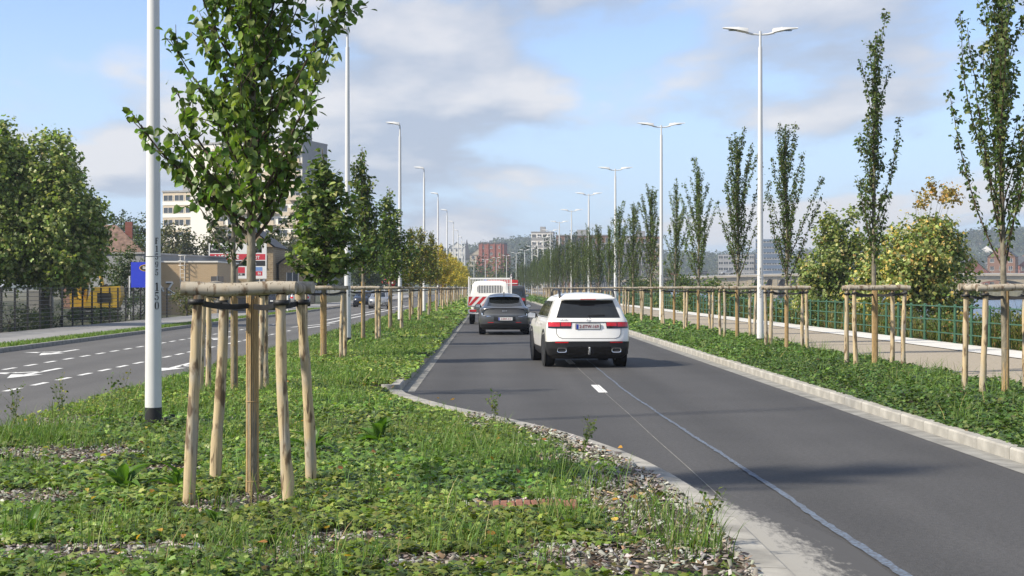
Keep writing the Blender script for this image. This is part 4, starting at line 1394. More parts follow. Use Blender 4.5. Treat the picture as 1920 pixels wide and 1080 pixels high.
# dock plants with large leaves, leaf by leaf
def dock_mesh(c, curl):
    rows = []
    for i in range(8):
        t = i / 7
        w = 0.17 * math.sin(math.pi * min(1, 0.08 + t * 0.93)) ** 0.8 if t < 1 else 0.0
        zc = curl * (t - 1.25 * t * t)
        rows.append([(-w, t, zc + w * 0.35), (-w * 0.5, t, zc + 0.02 * math.sin(9 * t)), (0, t, zc - 0.02), (w * 0.5, t, zc - 0.02 * math.sin(8 * t)), (w, t, zc + w * 0.35)])
    V = np.array([p for r_ in rows for p in r_]); Fq = []
    for i in range(7):
        for j in range(4):
            Fq.append((i * 5 + j, i * 5 + j + 1, i * 5 + j + 6, i * 5 + j + 5))
    return np_mesh('leaf', V, np.array(Fq), M['leaf'], np.tile(np.array(c), (len(V), 1)), smooth=True)
DK = [dock_mesh((0.075, 0.155, 0.025), 0.5), dock_mesh((0.10, 0.19, 0.035), 0.8), dock_mesh((0.06, 0.125, 0.02), 0.35)]
docks = [(-2.95, 11.95, 0.34, 12, 'broad-leaved dock plant left of the nearest stakes'), (-2.55, 12.1, 0.26, 8, 'smaller dock plant touching the nearest left stake'), (-1.15, 15.4, 0.36, 14, 'large dock plant on the median near the curved kerb'),
         (-1.75, 14.6, 0.42, 9, 'upright dock plant behind the reed-wrapped trunk'), (-3.05, 9.9, 0.2, 7, 'low dock rosette at the front edge of the median'), (-0.15, 9.6, 0.16, 6, 'small dock rosette in the ivy in front'), (-1.9, 10.2, 0.17, 6, 'small dock rosette just before the nearest tree')]
for dx, dy, L_, nl, lb in docks:
    rt = empty('dock_plant', (dx, dy, 0.12)); tag(rt, lb, 'plant', 'dock plants on the median')
    for k in range(nl):
        az = k * 2.4 + random.uniform(-0.3, 0.3)
        el = random.uniform(0.25, 1.15)
        l_ = L_ * random.uniform(0.6, 1.1)
        o = obj('leaf', DK[k % 3], rt)
        o.matrix_local = Matrix.Rotation(az, 4, 'Z') @ Matrix.Rotation(el, 4, 'X') @ Matrix.Diagonal((l_, l_, l_, 1))
# tall flowering weeds at the left edge of the median
def weed(dx, dy, h, lb, seed):
    g = random.Random(seed)
    rt = empty('tall_weed', (dx, dy, 0.1)); tag(rt, lb, 'plant', 'tall weeds on the median edge')
    mb = MB(); LP = []
    for k in range(4):
        p = limb_path(g, (g.uniform(-0.03, 0.03), g.uniform(-0.03, 0.03), 0), (g.uniform(-0.25, 0.25), g.uniform(-0.2, 0.2), 1), h * g.uniform(0.6, 1.0), 0.03, 8, 0.05)
        mb.tube(p, [0.0035 * (1 - 0.7 * i / 8) for i in range(9)], 4)
        for q in range(5):
            i = g.randint(3, 7)
            t = limb_path(g, p[i], (g.uniform(-1, 1), g.uniform(-1, 1), 0.9), 0.14, 0.05, 3, 0.08)
            mb.tube(t, [0.0016] * 4, 3); LP += [tuple(t[-1]), tuple(t[-2])]
        LP += [tuple(p[g.randint(1, 8)]) for _ in range(10)]
    mb.build('stem', plain('weed_stem', (0.10, 0.13, 0.04), 0.7), rt)
    LP = np.array(LP); n = len(LP)
    obj('foliage', leaf_mesh('foliage', LP, G.uniform(0.018, 0.05, n), G.normal(size=(n, 3)) + np.array([0, 0, 0.5]), T_DIA, F_DIA, leaf_colors(n, [(0.08, 0.13, 0.03), (0.28, 0.24, 0.05), (0.13, 0.16, 0.04)], [3, 1, 2], G), M['leaf'], None, G), rt)
weed(-5.45, 17.0, 0.62, 'spindly yellow-flowered weed at the far left edge of the median', 1)
weed(-5.25, 18.3, 0.55, 'thin seeding weed left of the nearest lamp post', 2)
weed(-4.75, 18.9, 0.6, 'tall thin weed just left of the nearest lamp post base', 3)
weed(-5.3, 15.9, 0.5, 'bushy weed at the corner of the median by the left road', 4)
weed(0.95, 14.9, 0.32, 'small weed leaning over the curved kerb', 5)
weed(0.05, 18.4, 0.4, 'grassy weed standing against the road at the curve', 6)
weed(1.42, 9.6, 0.35, 'straggly weed at the edge of the chips by the kerb', 7)

# ================================================================== vehicles
class Shell:
    """a car body as a stack of horizontal slices; local +y is forward, rear bumper at y = 0"""
    def __init__(s, tab, nr=3.2, nf=2.6):
        t = np.array(tab, float)
        s.z, s.W, s.R, s.F, s.Dr, s.Df = t.T
        s.nr, s.nf = nr, nf
    def at(s, z):
        return [float(np.interp(z, s.z, a)) for a in (s.W, s.R, s.F, s.Dr, s.Df)]
    def rear_y(s, x, z):
        W, R_, F, Dr, Df = s.at(z)
        u = min(1.0, abs(x) / W)
        return R_ + Dr * (1 - (1 - u ** s.nr) ** (1 / s.nr))
    def outline(s, z, n=12):
        W, R_, F, Dr, Df = s.at(z)
        P = []
        for i in range(2 * n + 1):
            ph = (i / n - 1) * math.pi / 2
            sn, cs = math.sin(ph), math.cos(ph)
            x = W * math.copysign(abs(sn) ** (2 / s.nr), sn)
            P.append((x, R_ + Dr * (1 - abs(cs) ** (2 / s.nr)), z))
        for k in range(1, 6):
            t = k / 6
            P.append((W, (R_ + Dr) * (1 - t) + (F - Df) * t, z))
        for i in range(2 * n + 1):
            ph = (1 - i / n) * math.pi / 2
            sn, cs = math.sin(ph), math.cos(ph)
            x = W * math.copysign(abs(sn) ** (2 / s.nf), sn)
            P.append((x, F - Df * (1 - abs(cs) ** (2 / s.nf)), z))
        for k in range(1, 6):
            t = k / 6
            P.append((-W, (F - Df) * (1 - t) + (R_ + Dr) * t, z))
        return P
    def body(s, zs):
        mb = MB()
        rows = []
        for z in zs:
            o = s.outline(z); rows.append(o + [o[0]])
        mb.grid(rows, smooth=True)
        top = s.outline(zs[-1]); mb.add(top, [tuple(range(len(top)))], True)
        bot = s.outline(zs[0]); mb.add(bot, [tuple(reversed(range(len(bot))))], False)
        return mb
    def rear_panel(s, z0, z1, x0f, x1f, off, nz=6, nx=14, frame=0.0):
        """patch of the rear face: x0f/x1f give the sides at relative height 0..1"""
        rows = []
        for i in range(nz + 1):
            t = i / nz; z = z0 + (z1 - z0) * t
            a, b = x0f(t), x1f(t)
            rows.append([(a + (b - a) * j / nx, s.rear_y(a + (b - a) * j / nx, z) - off, z) for j in range(nx + 1)])
        mb = MB(); mb.grid(rows, smooth=True)
        # thin rim so the patch has thickness
        back = [[(x, y + off + 0.004, z) for x, y, z in r_] for r_ in rows]
        for a, b in ((rows[0], back[0]), (back[-1], rows[-1])):
            mb.grid([b, a], smooth=False)
        mb.grid([[rows[i][0] for i in range(nz + 1)], [back[i][0] for i in range(nz + 1)]], smooth=False)
        mb.grid([[back[i][-1] for i in range(nz + 1)], [rows[i][-1] for i in range(nz + 1)]], smooth=False)
        return mb
    def rear_wrap(s, z0f, z1f, off, ymax, nz=6, n=14):
        """band round the whole tail, from side to side, ending at y = ymax"""
        cols_ = []
        for i in range(-n, n + 1):
            ph = i / n * math.pi / 2
            cols_.append(('c', ph, 0))
        cols_ = [('s', -1, ymax)] + cols_ + [('s', 1, ymax)]
        rows = []
        for k in range(nz + 1):
            row = []
            for typ, ph, ym in cols_:
                xa = 1.0 if typ == 's' else abs(math.sin(ph)) ** (2 / s.nr)
                z0, z1 = z0f(xa), z1f(xa)
                z = z0 + (z1 - z0) * k / nz
                W, R_, F, Dr, Df = s.at(z)
                if typ == 's':
                    row.append((ph * (W + off), ym, z))
                else:
                    sn, cs = math.sin(ph), math.cos(ph)
                    row.append(((W + off) * math.copysign(abs(sn) ** (2 / s.nr), sn), R_ - off + (Dr + off) * (1 - abs(cs) ** (2 / s.nr)), z))
            rows.append(row)
        mb = MB(); mb.grid(rows, smooth=True)
        return mb
    def side_panel(s, sgn, z0, z1, y0f, y1f, off, nz=5, ny=6):
        rows = []
        for i in range(nz + 1):
            t = i / nz; z = z0 + (z1 - z0) * t
            W = s.at(z)[0] + off
            a, b = y0f(t), y1f(t)
            rows.append([(sgn * W, a + (b - a) * j / ny, z) for j in range(ny + 1)])
        mb = MB(); mb.grid(rows, smooth=True, flip=(sgn > 0))
        return mb

def wheel(parent, x, y, r, w, sgn, rim_mat):
    prof_ = [(r * 0.66, -w / 2 + 0.015), (r * 0.93, -w / 2), (r, -w / 2 + 0.03), (r, w / 2 - 0.03), (r * 0.93, w / 2), (r * 0.66, w / 2 - 0.015)]
    Mx = Matrix.Rotation(math.pi / 2, 4, 'Y')
    t = MB().lathe(prof_, 28, Mx).build('wheel', M['tyre'], parent, (x, y, r))
    mb = MB()
    mb.lathe([(r * 0.67, w / 2 - 0.02), (r * 0.62, w / 2 - 0.035), (0.02, w / 2 - 0.06), (0.0, w / 2 - 0.06)], 24, Matrix.Rotation(math.pi / 2 * sgn, 4, 'Y'))
    mb.lathe([(r * 0.67, -w / 2 + 0.02), (0.0, -w / 2 + 0.03)], 24, Matrix.Rotation(math.pi / 2 * sgn, 4, 'Y'))
    for k in range(5):
        a = k * 2 * math.pi / 5
        Mk = Matrix.Rotation(a, 4, 'X')
        x0, x1 = (w / 2 - 0.05, w / 2 - 0.015) if sgn > 0 else (-w / 2 + 0.015, -w / 2 + 0.05)
        mb.box(x0, x1, -0.028, 0.028, 0.02, r * 0.64, Mk)
    mb.build('rim', rim_mat, t)
    return t

def number_plate(parent, key, x, y, z, tilt=0.0, mat='plate_white'):
    p = MB().box(-0.26, 0.26, -0.006, 0.006, -0.056, 0.056, bev=0.003).build('number_plate', M[mat], parent, (x, y, z), (tilt, 0, 0))
    if key:
        MB().box(-0.257, -0.215, -0.0085, -0.006, -0.052, 0.052).build('country_band', M['plate_blue'], p)
        obj('plate_lettering', TX[key], p, (0.02, -0.0085, 0.0), (math.pi / 2, 0, 0), (0.88, 1, 1))
    return p

def mirror(parent, sgn, x, y, z, mat):
    mb = MB()
    mb.add([(sgn * 0.0, 0.0, -0.02), (sgn * 0.06, -0.02, -0.07), (sgn * 0.24, -0.02, -0.06), (sgn * 0.26, -0.02, 0.05), (sgn * 0.20, -0.02, 0.09), (sgn * 0.05, -0.02, 0.07),
            (sgn * 0.02, 0.06, -0.02), (sgn * 0.08, 0.10, -0.05), (sgn * 0.20, 0.09, -0.04), (sgn * 0.22, 0.09, 0.03), (sgn * 0.17, 0.09, 0.06), (sgn * 0.07, 0.10, 0.05)],
           [(0, 1, 2, 3, 4, 5), (6, 11, 10, 9, 8, 7), (0, 6, 7, 1), (1, 7, 8, 2), (2, 8, 9, 3), (3, 9, 10, 4), (4, 10, 11, 5), (5, 11, 6, 0)])
    mb.box(*sorted((-sgn * 0.06, sgn * 0.06)), 0.02, 0.07, -0.05, -0.02)
    m_ = mb.build('mirror', mat, parent, (x, y, z))
    MB().add([(sgn * 0.07, -0.023, -0.055), (sgn * 0.23, -0.023, -0.045), (sgn * 0.24, -0.023, 0.04), (sgn * 0.19, -0.023, 0.075), (sgn * 0.06, -0.023, 0.055)], [(0, 1, 2, 3, 4)]).build('mirror_glass', M['chrome'], m_)
    return m_

def well_and_arch(parent, sh, y, r, sgn, trim):
    W = sh.at(0.55)[0]
    Mx = Matrix.Translation((sgn * (W + 0.004), y, r)) @ Matrix.Rotation(math.pi / 2 * sgn, 4, 'Y')
    MB().lathe([(r + 0.055, 0.0), (0.0, 0.001)], 26, Mx).build('wheel_well', M['black'], parent)
    if trim:
        mb = MB()
        rows = []
        for k in range(19):
            a = math.pi * (-0.06 + 1.12 * k / 18)
            ca, sa = math.cos(a), math.sin(a)
            q = []
            for rr, xo in ((r + 0.04, 0.0), (r + 0.045, 0.022), (r + 0.095, 0.018), (r + 0.10, 0.0)):
                q.append((sgn * (W + xo), y + rr * ca, r + rr * sa))
            rows.append(q)
        mb.grid(rows, smooth=False, flip=(sgn > 0))
        mb.build('wheel_arch', trim, parent)

# ---------------------------------------------------------------- the white estate car
suv = empty('car')
#        z     W     R     F     Dr   Df
SH = Shell([(0.20, .78, .22, 4.30, .34, .5), (0.28, .86, .08, 4.48, .36, .55), (0.42, .900, .015, 4.58, .36, .6), (0.60, .912, .0, 4.61, .34, .6), (0.75, .917, .035, 4.62, .32, .6),
            (0.88, .914, .06, 4.58, .30, .6), (0.98, .900, .075, 4.50, .28, .6), (1.05, .868, .10, 4.25, .26, .7), (1.10, .835, .13, 3.70, .22, .6), (1.16, .812, .165, 3.20, .20, .35), (1.30, .765, .245, 2.95, .19, .3),
            (1.42, .715, .315, 2.72, .18, .3), (1.50, .675, .345, 2.56, .18, .3), (1.555, .63, .36, 2.44, .22, .35), (1.60, .54, .44, 2.30, .3, .5), (1.630, .38, .62, 2.10, .4, .6), (1.645, .16, .95, 1.8, .3, .4)])
zs = [0.20, 0.28, 0.36, 0.44, 0.52, 0.60, 0.68, 0.76, 0.84, 0.90, 0.96, 1.01, 1.05, 1.08, 1.11, 1.16, 1.22, 1.30, 1.36, 1.42, 1.46, 1.50, 1.53, 1.56, 1.585, 1.605, 1.625, 1.637, 1.645]
SH.body(zs).build('body', M['car_white'], suv)
SH.rear_wrap(lambda u: 0.195, lambda u: 0.585 - 0.05 * max(0, u - 0.75) * 4 * 0.25 - 0.0, 0.014, 0.62, 14).build('bumper', M['trim_black'], suv)
bumper = suv.children[-1]
SH.rear_panel(0.30, 0.47, lambda t: -0.48, lambda t: 0.48, 0.022, 4, 12).build('diffuser', M['gloss_black'], bumper)
for sgn in (-1, 1):
    # exhaust tips
    cx = sgn * 0.60
    yb = SH.rear_y(cx, 0.40) - 0.03
    ring = []
    for kx, kz in ((0.105, 0.052), (0.088, 0.036)):
        ring.append([(cx + math.copysign(abs(math.cos(a)) ** 0.5, math.cos(a)) * kx, yb - (0.02 if kx > 0.1 else 0.012), 0.39 + math.copysign(abs(math.sin(a)) ** 0.5, math.sin(a)) * kz) for a in [2 * math.pi * k / 24 for k in range(25)]])
    mb = MB(); mb.grid(ring, smooth=False); mb.grid([[(x, y + 0.05, z) for x, y, z in ring[0]], ring[0]], smooth=False)
    mb.build('exhaust_tip', M['chrome'], suv)
    MB().add([(x, y + 0.01, z) for x, y, z in ring[1][:-1]], [tuple(range(24))]).build('exhaust_opening', M['black'], suv.children[-1])
    # low reflectors
    a, b = sorted((sgn * 0.46, sgn * 0.74))
    SH.rear_panel(0.548, 0.575, lambda t: a, lambda t: b, 0.018, 1, 6).build('reflector', M['red_lens'], suv)
    # tail lamps: black housing, red lenses
    lo, hi = (0.37, 0.885)
    inner = lambda t: sgn * (lo + 0.02 * (1 - t))
    outer = lambda t: sgn * hi
    f0_, f1_ = (inner, outer) if sgn > 0 else (outer, inner)
    tl = SH.rear_panel(0.865, 1.005, f0_, f1_, 0.008, 4, 14).build('tail_lamp', M['gloss_black'], suv)
    for (p, q, za, zb) in ((0.39, 0.615, 0.915, 0.995), (0.635, 0.875, 0.905, 0.998)):
        a, b = sorted((sgn * p, sgn * q))
        SH.rear_panel(za, zb, lambda t: a, lambda t: b, 0.014, 3, 8).build('lens', M['red_lens'], tl)
    # side glass
    for (ya, yb_, ka, kb) in ((0.78, 1.30, 0.10, -0.02), (1.34, 2.10, 0.0, 0.0), (2.15, 3.02, 0.0, -0.50)):
        SH.side_panel(sgn, 1.115, 1.455, lambda t: ya + ka * t, lambda t: yb_ + kb * t, 0.006).build('side_window', M['car_glass'], suv)
    SH.side_panel(sgn, 1.088, 1.108, lambda t: 0.72, lambda t: 3.1, 0.009, 1, 8).build('window_trim', M['chrome'], suv)
    SH.side_panel(sgn, 0.21, 0.42, lambda t: 1.35, lambda t: 3.35, 0.012, 3, 6).build('sill_trim', M['trim_black'], suv)
    for yy_ in (1.32, 2.12, 3.05):
        SH.side_panel(sgn, 0.45, 1.08, lambda t: yy_, lambda t: yy_ + 0.008, 0.004, 4, 1).build('door_seam', M['black'], suv)
    for yy_ in (1.44, 2.26):
        SH.side_panel(sgn, 0.93, 0.965, lambda t: yy_, lambda t: yy_ + 0.2, 0.02, 2, 4).build('door_handle', M['car_white'], suv)
    mirror(suv, sgn, sgn * 0.86, 2.86, 1.10, M['gloss_black'])
    for yy_ in (0.92, 3.75):
        well_and_arch(suv, SH, yy_, 0.37, sgn, M['trim_black'])
        wheel(suv, sgn * 0.805, yy_, 0.37, 0.245, sgn, M['rim'])
    # roof rail
    MB().tube([(sgn * 0.60, 0.42, 1.53), (sgn * 0.60, 0.47, 1.61), (sgn * 0.598, 0.56, 1.67), (sgn * 0.595, 0.72, 1.705), (sgn * 0.59, 1.4, 1.72), (sgn * 0.585, 2.0, 1.70), (sgn * 0.58, 2.28, 1.65), (sgn * 0.575, 2.36, 1.57)], [0.026] * 8, 8).build('roof_rail', M['trim_black'], suv)
# rear glass with its black surround
SH.rear_panel(1.095, 1.475, lambda t: -0.705 + 0.135 * t, lambda t: 0.705 - 0.135 * t, 0.005, 6, 16).build('rear_window', M['car_glass'], suv)
MB().box(-0.03, 0.34, -0.016, 0.0, -0.012, 0.012).build('wiper', M['black'], suv.children[-1], (0.02, SH.rear_y(0.1, 1.15) - 0.012, 1.145), (0, -0.04, 0))
# roof spoiler with the high brake light
mb = MB()
rows = []
for i in range(13):
    x = -0.60 + 1.2 * i / 12
    c = 0.08 * abs(x / 0.6) ** 3
    rows.append([(x, 0.215 + c, 1.485), (x, 0.20 + c, 1.51), (x, 0.24 + c, 1.545), (x, 0.48 + c * 0.6, 1.588 - 0.045 * abs(x / 0.6) ** 2.5)])
mb.grid(rows, smooth=True)
mb.grid([[(r_[0][0], r_[0][1], r_[0][2]) for r_ in rows], [(r_[0][0], 0.36, 1.485) for r_ in rows]], smooth=False)
mb.build('spoiler', M['car_white'], suv)
MB().box(-0.17, 0.17, 0.192, 0.208, 1.492, 1.508).build('high_brake_light', M['red_lens'], suv.children[-1])
# tailgate seams
for sgn in (-1, 1):
    pts = [(sgn * 0.715, 0.87), (sgn * 0.705, 0.74), (sgn * 0.66, 0.675), (sgn * 0.58, 0.645)]
    mb = MB()
    for a, b in zip(pts[:-1], pts[1:]):
        mb.tube([(a[0], SH.rear_y(a[0], a[1]) - 0.001, a[1]), (b[0], SH.rear_y(b[0], b[1]) - 0.001, b[1])], [0.006] * 2, 5)
    mb.build('tailgate_seam', M['black'], suv)
SH.rear_panel(0.640, 0.650, lambda t: -0.58, lambda t: 0.58, 0.002, 1, 12).build('tailgate_seam', M['black'], suv)
SH.rear_panel(0.994, 1.006, lambda t: -0.37, lambda t: 0.37, 0.012, 1, 10).build('handle_strip', M['trim_black'], suv)
number_plate(suv, 'suv_plate', -0.02, SH.rear_y(0.2, 0.92) - 0.030, 0.905, 0.12)
MB().box(-0.275, 0.275, -0.0, 0.02, -0.066, 0.064).build('plate_holder', M['trim_black'], suv, (-0.02, SH.rear_y(0.2, 0.92) - 0.022, 0.905), (0.12, 0, 0))
obj('badge_lettering', TX['suv_badge'], suv, (-0.56, SH.rear_y(-0.5, 1.055) - 0.010, 1.055), (math.pi / 2 - 0.3, 0, -0.12))
# round star emblem
mb = MB()
mb.lathe([(0.042, 0.0), (0.046, 0.006), (0.050, 0.0)], 24)
for k in range(3):
    a = math.pi / 2 + k * 2 * math.pi / 3
    mb.add([(0.043 * math.cos(a), 0.043 * math.sin(a), 0.004), (0.009 * math.cos(a + 1.05), 0.009 * math.sin(a + 1.05), 0.004), (0, 0, 0.009), (0.009 * math.cos(a - 1.05), 0.009 * math.sin(a - 1.05), 0.004)], [(0, 1, 2), (0, 2, 3)])
mb.build('star_emblem', M['chrome'], suv, (0, SH.rear_y(0, 1.055) - 0.004, 1.055), (math.pi / 2 - 0.3, 0, 0))
# tow hitch
mb = MB(); mb.tube([(0, 0.05, 0.31), (0, -0.05, 0.31), (0, -0.075, 0.35), (0, -0.075, 0.42)], [0.022, 0.022, 0.024, 0.018], 8)
mb.lathe([(0.001, 0.0), (0.022, 0.012), (0.026, 0.03), (0.018, 0.048), (0.001, 0.054)], 12, Matrix.Translation((0, -0.075, 0.41)))
mb.build('tow_bar', M['steel'], suv)
suv.location = (2.175, 32.25, 0.002)
suv.rotation_euler = (0, 0, R(3.5))
tag(suv, 'white estate car with roof rails and number plate 2-ETW-169 driving away', 'car')

# ---------------------------------------------------------------- the grey crossover
ev = empty('car')
SE = Shell([(0.20, .80, .22, 4.3, .36, .5), (0.27, .88, .08, 4.5, .4, .6), (0.40, .925, .02, 4.62, .42, .6), (0.60, .94, .0, 4.66, .42, .6), (0.78, .938, .02, 4.66, .42, .7), (0.90, .925, .01, 4.5, .42, .8),
            (0.985, .90, -.01, 4.2, .40, .9), (1.03, .83, .10, 3.9, .34, .8), (1.08, .78, .28, 3.45, .3, .5), (1.18, .735, .52, 3.1, .28, .45), (1.30, .68, .80, 2.75, .26, .4), (1.40, .625, 1.0, 2.5, .26, .4),
            (1.47, .56, 1.1, 2.3, .3, .5), (1.52, .42, 1.25, 2.15, .4, .5), (1.545, .2, 1.5, 1.9, .2, .3)], nr=2.7)
SE.body([0.20, 0.27, 0.34, 0.42, 0.50, 0.6, 0.7, 0.8, 0.88, 0.94, 0.985, 1.005, 1.03, 1.055, 1.08, 1.13, 1.18, 1.24, 1.30, 1.36, 1.41, 1.45, 1.48, 1.505, 1.525, 1.537, 1.545]).build('body', M['car_grey'], ev)
SE.rear_wrap(lambda u: 0.195, lambda u: 0.47 - 0.08 * u, 0.012, 0.7, 14).build('bumper', M['trim_black'], ev)
SE.rear_panel(0.735, 0.965, lambda t: -0.80 + 0.06 * t, lambda t: 0.80 - 0.06 * t, 0.004, 5, 18).build('tailgate_panel', M['car_grey2'], ev)
SE.rear_panel(0.52, 0.685, lambda t: -0.40 - 0.0 * t, lambda t: 0.40, 0.006, 4, 12).build('plate_recess', M['trim_black'], ev)
for sgn in (-1, 1):
    # light bar: thin dark band over the tail, angled down at the ends
    pts = [(0.0, 1.0), (0.45, 1.0), (0.70, 0.965), (0.86, 0.86), (0.84, 0.75)]
    rows = []
    for x, z in pts:
        x2, z2 = (x, z - 0.035) if x < 0.75 else (x - 0.075, z - 0.02)
        rows.append([(sgn * x, SE.rear_y(x, min(z, 0.985)) - 0.012, z), (sgn * x2, SE.rear_y(x2, z2) - 0.012, z2)])
    MB().grid(rows, smooth=False, flip=(sgn < 0)).build('tail_lamp', M['gloss_black'], ev)
    tl = ev.children[-1]
    rows = [[(sgn * x, SE.rear_y(x, z) - 0.016, z), (sgn * (x - 0.06), SE.rear_y(x - 0.06, z - 0.03) - 0.016, z - 0.03)] for x, z in ((0.87, 0.83), (0.86, 0.745), (0.70, 0.715), (0.55, 0.715))]
    MB().grid(rows, smooth=False, flip=(sgn < 0)).build('lens', M['chrome'], tl)
    a, b = sorted((sgn * 0.42, sgn * 0.62))
    SE.rear_panel(0.455, 0.475, lambda t: a, lambda t: b, 0.016, 1, 5).build('reflector', M['red_lens'], ev)
    for (ya, yb_, ka, kb) in ((1.30, 2.02, 0.0, 0.0), (2.07, 3.0, 0.0, -0.55)):
        SE.side_panel(sgn, 1.07, 1.40, lambda t: ya - 0.10 + ka + 0.1 * t, lambda t: yb_ + kb * t, 0.006).build('side_window', M['car_glass'], ev)
    mirror(ev, sgn, sgn * 0.84, 2.9, 1.04, M['gloss_black'])
    for yy_ in (0.98, 3.88):
        well_and_arch(ev, SE, yy_, 0.365, sgn, M['trim_black'])
        wheel(ev, sgn * 0.82, yy_, 0.365, 0.25, sgn, M['rim'])
SE.rear_panel(1.075, 1.40, lambda t: -0.66 + 0.12 * t, lambda t: 0.66 - 0.12 * t, 0.005, 6, 14).build('rear_window', M['car_glass'], ev)
mb = MB()
rows = [[(-0.58 + 1.16 * i / 12, 0.72 + 0.1 * abs(i / 6 - 1) ** 3, 1.425 - 0.03 * abs(i / 6 - 1) ** 3), (-0.58 + 1.16 * i / 12, 1.05 + 0.1 * abs(i / 6 - 1) ** 3, 1.475 - 0.05 * abs(i / 6 - 1) ** 3)] for i in range(13)]
mb.grid(rows, smooth=True); mb.grid([[(r_[0][0], r_[0][1] + 0.02, r_[0][2] - 0.03) for r_ in rows], [r_[0] for r_ in rows]], smooth=False)
mb.grid([[(r_[0][0], r_[0][1] + 0.3, r_[0][2] - 0.03) for r_ in rows], [(r_[0][0], r_[0][1] + 0.02, r_[0][2] - 0.03) for r_ in rows]], smooth=False)
mb.build('spoiler', M['gloss_black'], ev)
MB().box(-0.02, 0.02, 1.32, 1.5, 1.535, 1.60).build('roof_fin', M['car_grey'], ev)
number_plate(ev, 'ev_plate', 0.03, SE.rear_y(0.26, 0.60) - 0.022, 0.60, 0.0)
obj('badge_lettering', TX['ev_logo'], ev, (0, SE.rear_y(0, 0.9) - 0.012, 0.895), (math.pi / 2, 0, 0), (1.5, 1, 1))
ev.location = (0.56, 54.9, 0.002)
ev.rotation_euler = (0, 0, R(0.6))
tag(ev, 'dark grey crossover car with wrap-around tail light behind the works truck', 'car')

# ---------------------------------------------------------------- the white works truck
tk = empty('tipper_truck', (0.02, 71.3, 0.0))
MB().box(-0.40, 0.40, 0.1, 5.2, 0.48, 0.66).build('chassis', M['black'], tk)
MB().box(-1.08, 1.08, 0.0, 3.1, 0.84, 0.93, bev=0.01).build('bed_floor', M['white_paint'], tk)
tg = MB().box(-1.08, 1.08, -0.03, 0.02, 0.88, 1.36, bev=0.008).build('tailgate', M['white_paint'], tk)
x = -1.42
k = 0
while x < 1.06:
    p = [(x, 0.905), (x + 0.18, 0.905), (x + 0.18 + 0.40, 1.335), (x + 0.40, 1.335)]
    p = [(min(max(a, -1.06), 1.06), b) for a, b in p]
    MB().add([(a, -0.034, b) for a, b in p], [(0, 1, 2, 3)]).build('red_stripe', M['red_paint'], tg)
    x += 0.34
for sgn in (-1, 1):
    MB().box(*sorted((sgn * 1.04, sgn * 1.08)), 0.02, 3.1, 0.93, 1.34).build('side_board', M['white_paint'], tk)
    MB().box(*sorted((sgn * 1.02, sgn * 1.09)), 2.55, 2.62, 0.9, 2.32).build('cage_post', M['white_paint'], tk)
    lampb = MB().box(*sorted((sgn * 0.72, sgn * 1.06)), 0.08, 0.14, 0.56, 0.72).build('lamp_bracket', M['white_paint'], tk)
    MB().box(*sorted((sgn * 0.66, sgn * 0.98)), 0.03, 0.085, 0.60, 0.70, bev=0.01).build('tail_lamp', M['red_lens'], tk)
    for yy_ in (0.95, 4.6):
        wheel(tk, sgn * 0.88, yy_, 0.34, 0.24, sgn, M['white_paint'])
MB().box(-1.02, 1.02, 0.06, 0.12, 0.50, 0.56).build('underrun_bar', M['white_paint'], tk)
cage = MB()
cage.box(-1.05, 1.05, 2.55, 2.62, 2.18, 2.26); cage.box(-1.02, 1.02, 2.56, 2.61, 1.36, 1.42)
cage.build('cage_rail', M['white_paint'], tk)
bar = MB().box(-0.014, 0.014, 2.57, 2.60, 1.40, 2.2).mesh('cage_bar', M['white_paint'])
for k in range(25):
    obj('cage_bar', bar, tk, (-0.96 + 0.08 * k, 0, 0))
cabS = Shell([(0.5, .92, 3.2, 5.0, .12, .3), (1.0, .96, 3.18, 5.15, .12, .3), (1.4, .96, 3.18, 5.05, .12, .3), (1.9, .88, 3.24, 4.5, .14, .3), (2.06, .80, 3.35, 4.3, .2, .3), (2.12, .5, 3.6, 4.1, .2, .3)], nr=4.5)
cb_ = cabS.body([0.5, 0.8, 1.0, 1.4, 1.6, 1.8, 1.9, 1.98, 2.06, 2.10, 2.12]).build('cab', M['white_paint'], tk)
cabS.rear_panel(1.50, 1.88, lambda t: -0.64 + 0.06 * abs(t - 0.5) ** 3 * 8, lambda t: 0.64 - 0.06 * abs(t - 0.5) ** 3 * 8, 0.01, 6, 12).build('rear_window', M['car_glass'], cb_)
MB().lathe([(0.06, 0), (0.06, 0.07), (0.04, 0.10), (0.0, 0.105)], 14, Matrix.Translation((-0.22, 3.7, 2.12))).build('beacon', M['plate_blue'], tk)
tag(tk, 'white works truck with barred cab guard and red-and-white striped tailgate', 'truck')

